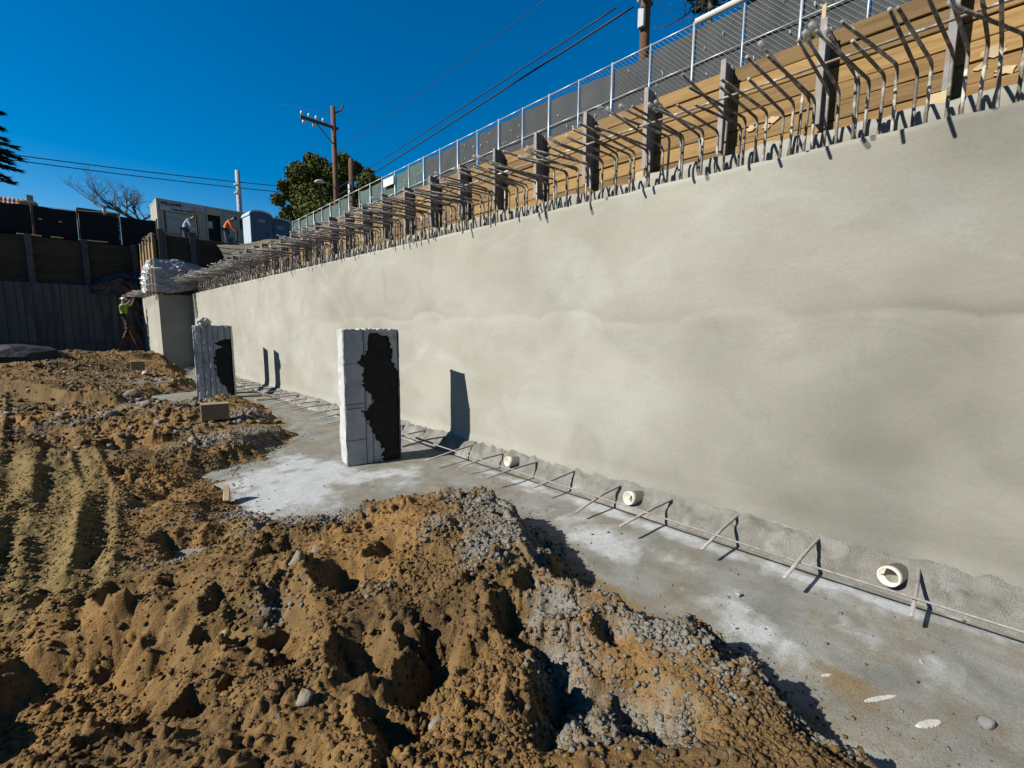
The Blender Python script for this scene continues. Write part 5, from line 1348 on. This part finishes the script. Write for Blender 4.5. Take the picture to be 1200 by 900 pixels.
# conifer whose twigs reach in at the left edge
q = at_y(6, 185, 34.0)
pn = empty('pine_tree', (-3.3, 34.0, 6.5), 0, 'dark pine whose twigs reach in at the left edge', 'tree')
limb_tree(pn, [([(0, 0, -.4), (0, 0, 3), (.05, 0, 8.5)], .25, .07)], M['bark'])
m = MB(); nm = MB(); rg = random.Random(4)
def twig(a, b, n):
    m.tube([a, (a+b)/2+Vector((0, 0, .06)), b], [.035, .025, .01], 5)
    for k in range(n):
        t = rg.uniform(.25, 1.0); p = a.lerp(b, t); d = (b-a).normalized()
        e = p+(d*rg.uniform(.1, .3)+Vector((rg.uniform(-.16, .16), rg.uniform(-.16, .16), rg.uniform(-.16, .12))))
        s = (e-p).cross(Vector((rg.uniform(-1, 1), rg.uniform(-1, 1), 1))).normalized()*.022
        nm.add([p, (p+e)/2+s, e, (p+e)/2-s], [(0, 1, 2, 3)])
for px, py in [(16, 172), (24, 186), (10, 178), (12, 190), (20, 199), (5, 163), (9, 208), (15, 214), (1, 150), (0, 131), (6, 196), (8, 186)]:
    e = at_y(px, py, 34.0+rg.uniform(-.5, .5)); b = Vector((e.x+3.3, e.y-34.0, e.z-6.5)); a = Vector((.05, 0, b.z+rg.uniform(.3, .9)))
    twig(a.lerp(b, .55), b, 260); m.tube([a, a.lerp(b, .55)], [.05, .035], 5)
for k in range(46):
    z_ = rg.uniform(1.2, 8.4); an = rg.uniform(1.9, 4.4) ; R_ = (2.4-.24*z_)*rg.uniform(.6, 1.0)+.3
    b = Vector((math.cos(an)*R_, math.sin(an)*R_, z_-.35)); a = Vector((0, 0, z_)); m.tube([a, a.lerp(b, .5)], [.05, .035], 5); twig(a.lerp(b, .35), b, 120)
m.build('branch', M['bark'], pn); nm.build('crown', M['leaf_pine'], pn)
# bare twigs behind the fence top, right
q = at_x(832, 6, 13.0)
tw = empty('twiggy_tree', (13.0, q.y, 6.2), 0, 'sparse dark twigs of a tree showing over the fence top', 'tree')
limb_tree(tw, [([(0, 0, -.3), (.05, 0, 2.4), (0, 0, q.z-6.2+.6)], .12, .05)], M['bark'])
m = MB(); rg = random.Random(8)
for k in range(5): bare(tw, Vector((0, 0, q.z-6.2+.3)), Vector((rg.uniform(-1, 1), rg.uniform(-1, 1), rg.uniform(-.6, .7))), .75, .03, 2, rg, m)
m.build('branches', M['bark'], tw)
V, F = leaves([(0, 0, q.z-6.1), (.3, .3, q.z-5.8)], [.45, .4], 260, .14, 9); link('crown', np_mesh('crown', V, F), M['leaf_pine'], tw)

# ------------------------------------------------------------------ houses behind the back fence
q = at_y(14, 237, 48.0); hz = 6.6
ho = empty('tile_roof_house', (q.x, 48.0, hz), 0, 'house with red tile roof peeping over the left fence', 'house')
W2 = 1.0; zr = q.z-hz
m = MB(); m.box((-9, 0, -.5), (W2, 8, zr-.5)); m.build('wall', M['stucco'], ho)
for k in range(3):
    m = MB(); m.box((-7.6+2.6*k, -.03, .8), (-6.6+2.6*k, .0, 2.0)); m.build('window', M['dark_open'], ho)
rf = MB(); rf.box((-9.2, -.35, zr-.5), (W2+.2, 8.3, zr-.38)); rfo = rf.build('roof', M['roof_tile'], ho)
n_ = 0
TM = MB(); TM.tube([(0, 0, 0), (0, 1.2, .5)], [.10, .10], 8); tm = TM.mesh('roof_tile', True); tm.materials.append(M['roof_tile'])
for k in range(48):
    for j in range(2):
        link('roof_tile', tm, None, rfo, (-9.0+.21*k, -.35+1.15*j, zr-.38+.48*j))
q = at_y(35, 238, 44.0)
ch_ = empty('brick_chimney', (q.x, 44.0, 6.6), 0, 'dark square chimney above the left fence', 'chimney')
m = MB(); m.box((-.28, -.28, -.3), (.28, .28, q.z-6.6+.1), None, .02); m.build('stack', M['stucco'], ch_)
m = MB(); m.box((-.5, -.36, q.z-6.6-.1), (.36, .36, q.z-6.6+.02), None, .02); m.build('cap', M['stucco'], ch_)
m = MB(); m.box((-.14, -.14, q.z-6.6+.1), (.18, .14, q.z-6.6+.5), None, .02); m.build('flue', M['stucco'], ch_)
q = at_y(92, 244, 42.0); q2 = at_y(138, 249, 42.0)
sd_ = empty('flat_shed', (q.x, 42.0, 6.6), 0, 'low flat roofed shed behind the bare tree', 'shed')
m = MB(); m.box((0, 0, -.3), (q2.x-q.x, 3.0, q.z-6.6-.12)); m.build('wall', M['house_green'], sd_)
m = MB(); m.box((-.1, -.12, q.z-6.6-.12), (q2.x-q.x+.1, 3.1, q.z-6.6+.04), None, .02); m.build('roof', M['house_green'], sd_)
m = MB(); m.tube([(q2.x-q.x-.7, -.15, -.3), (q2.x-q.x-.7, -.15, q.z-6.6+.35)], .09, 8); m.build('post', M['pole_pale'], sd_)
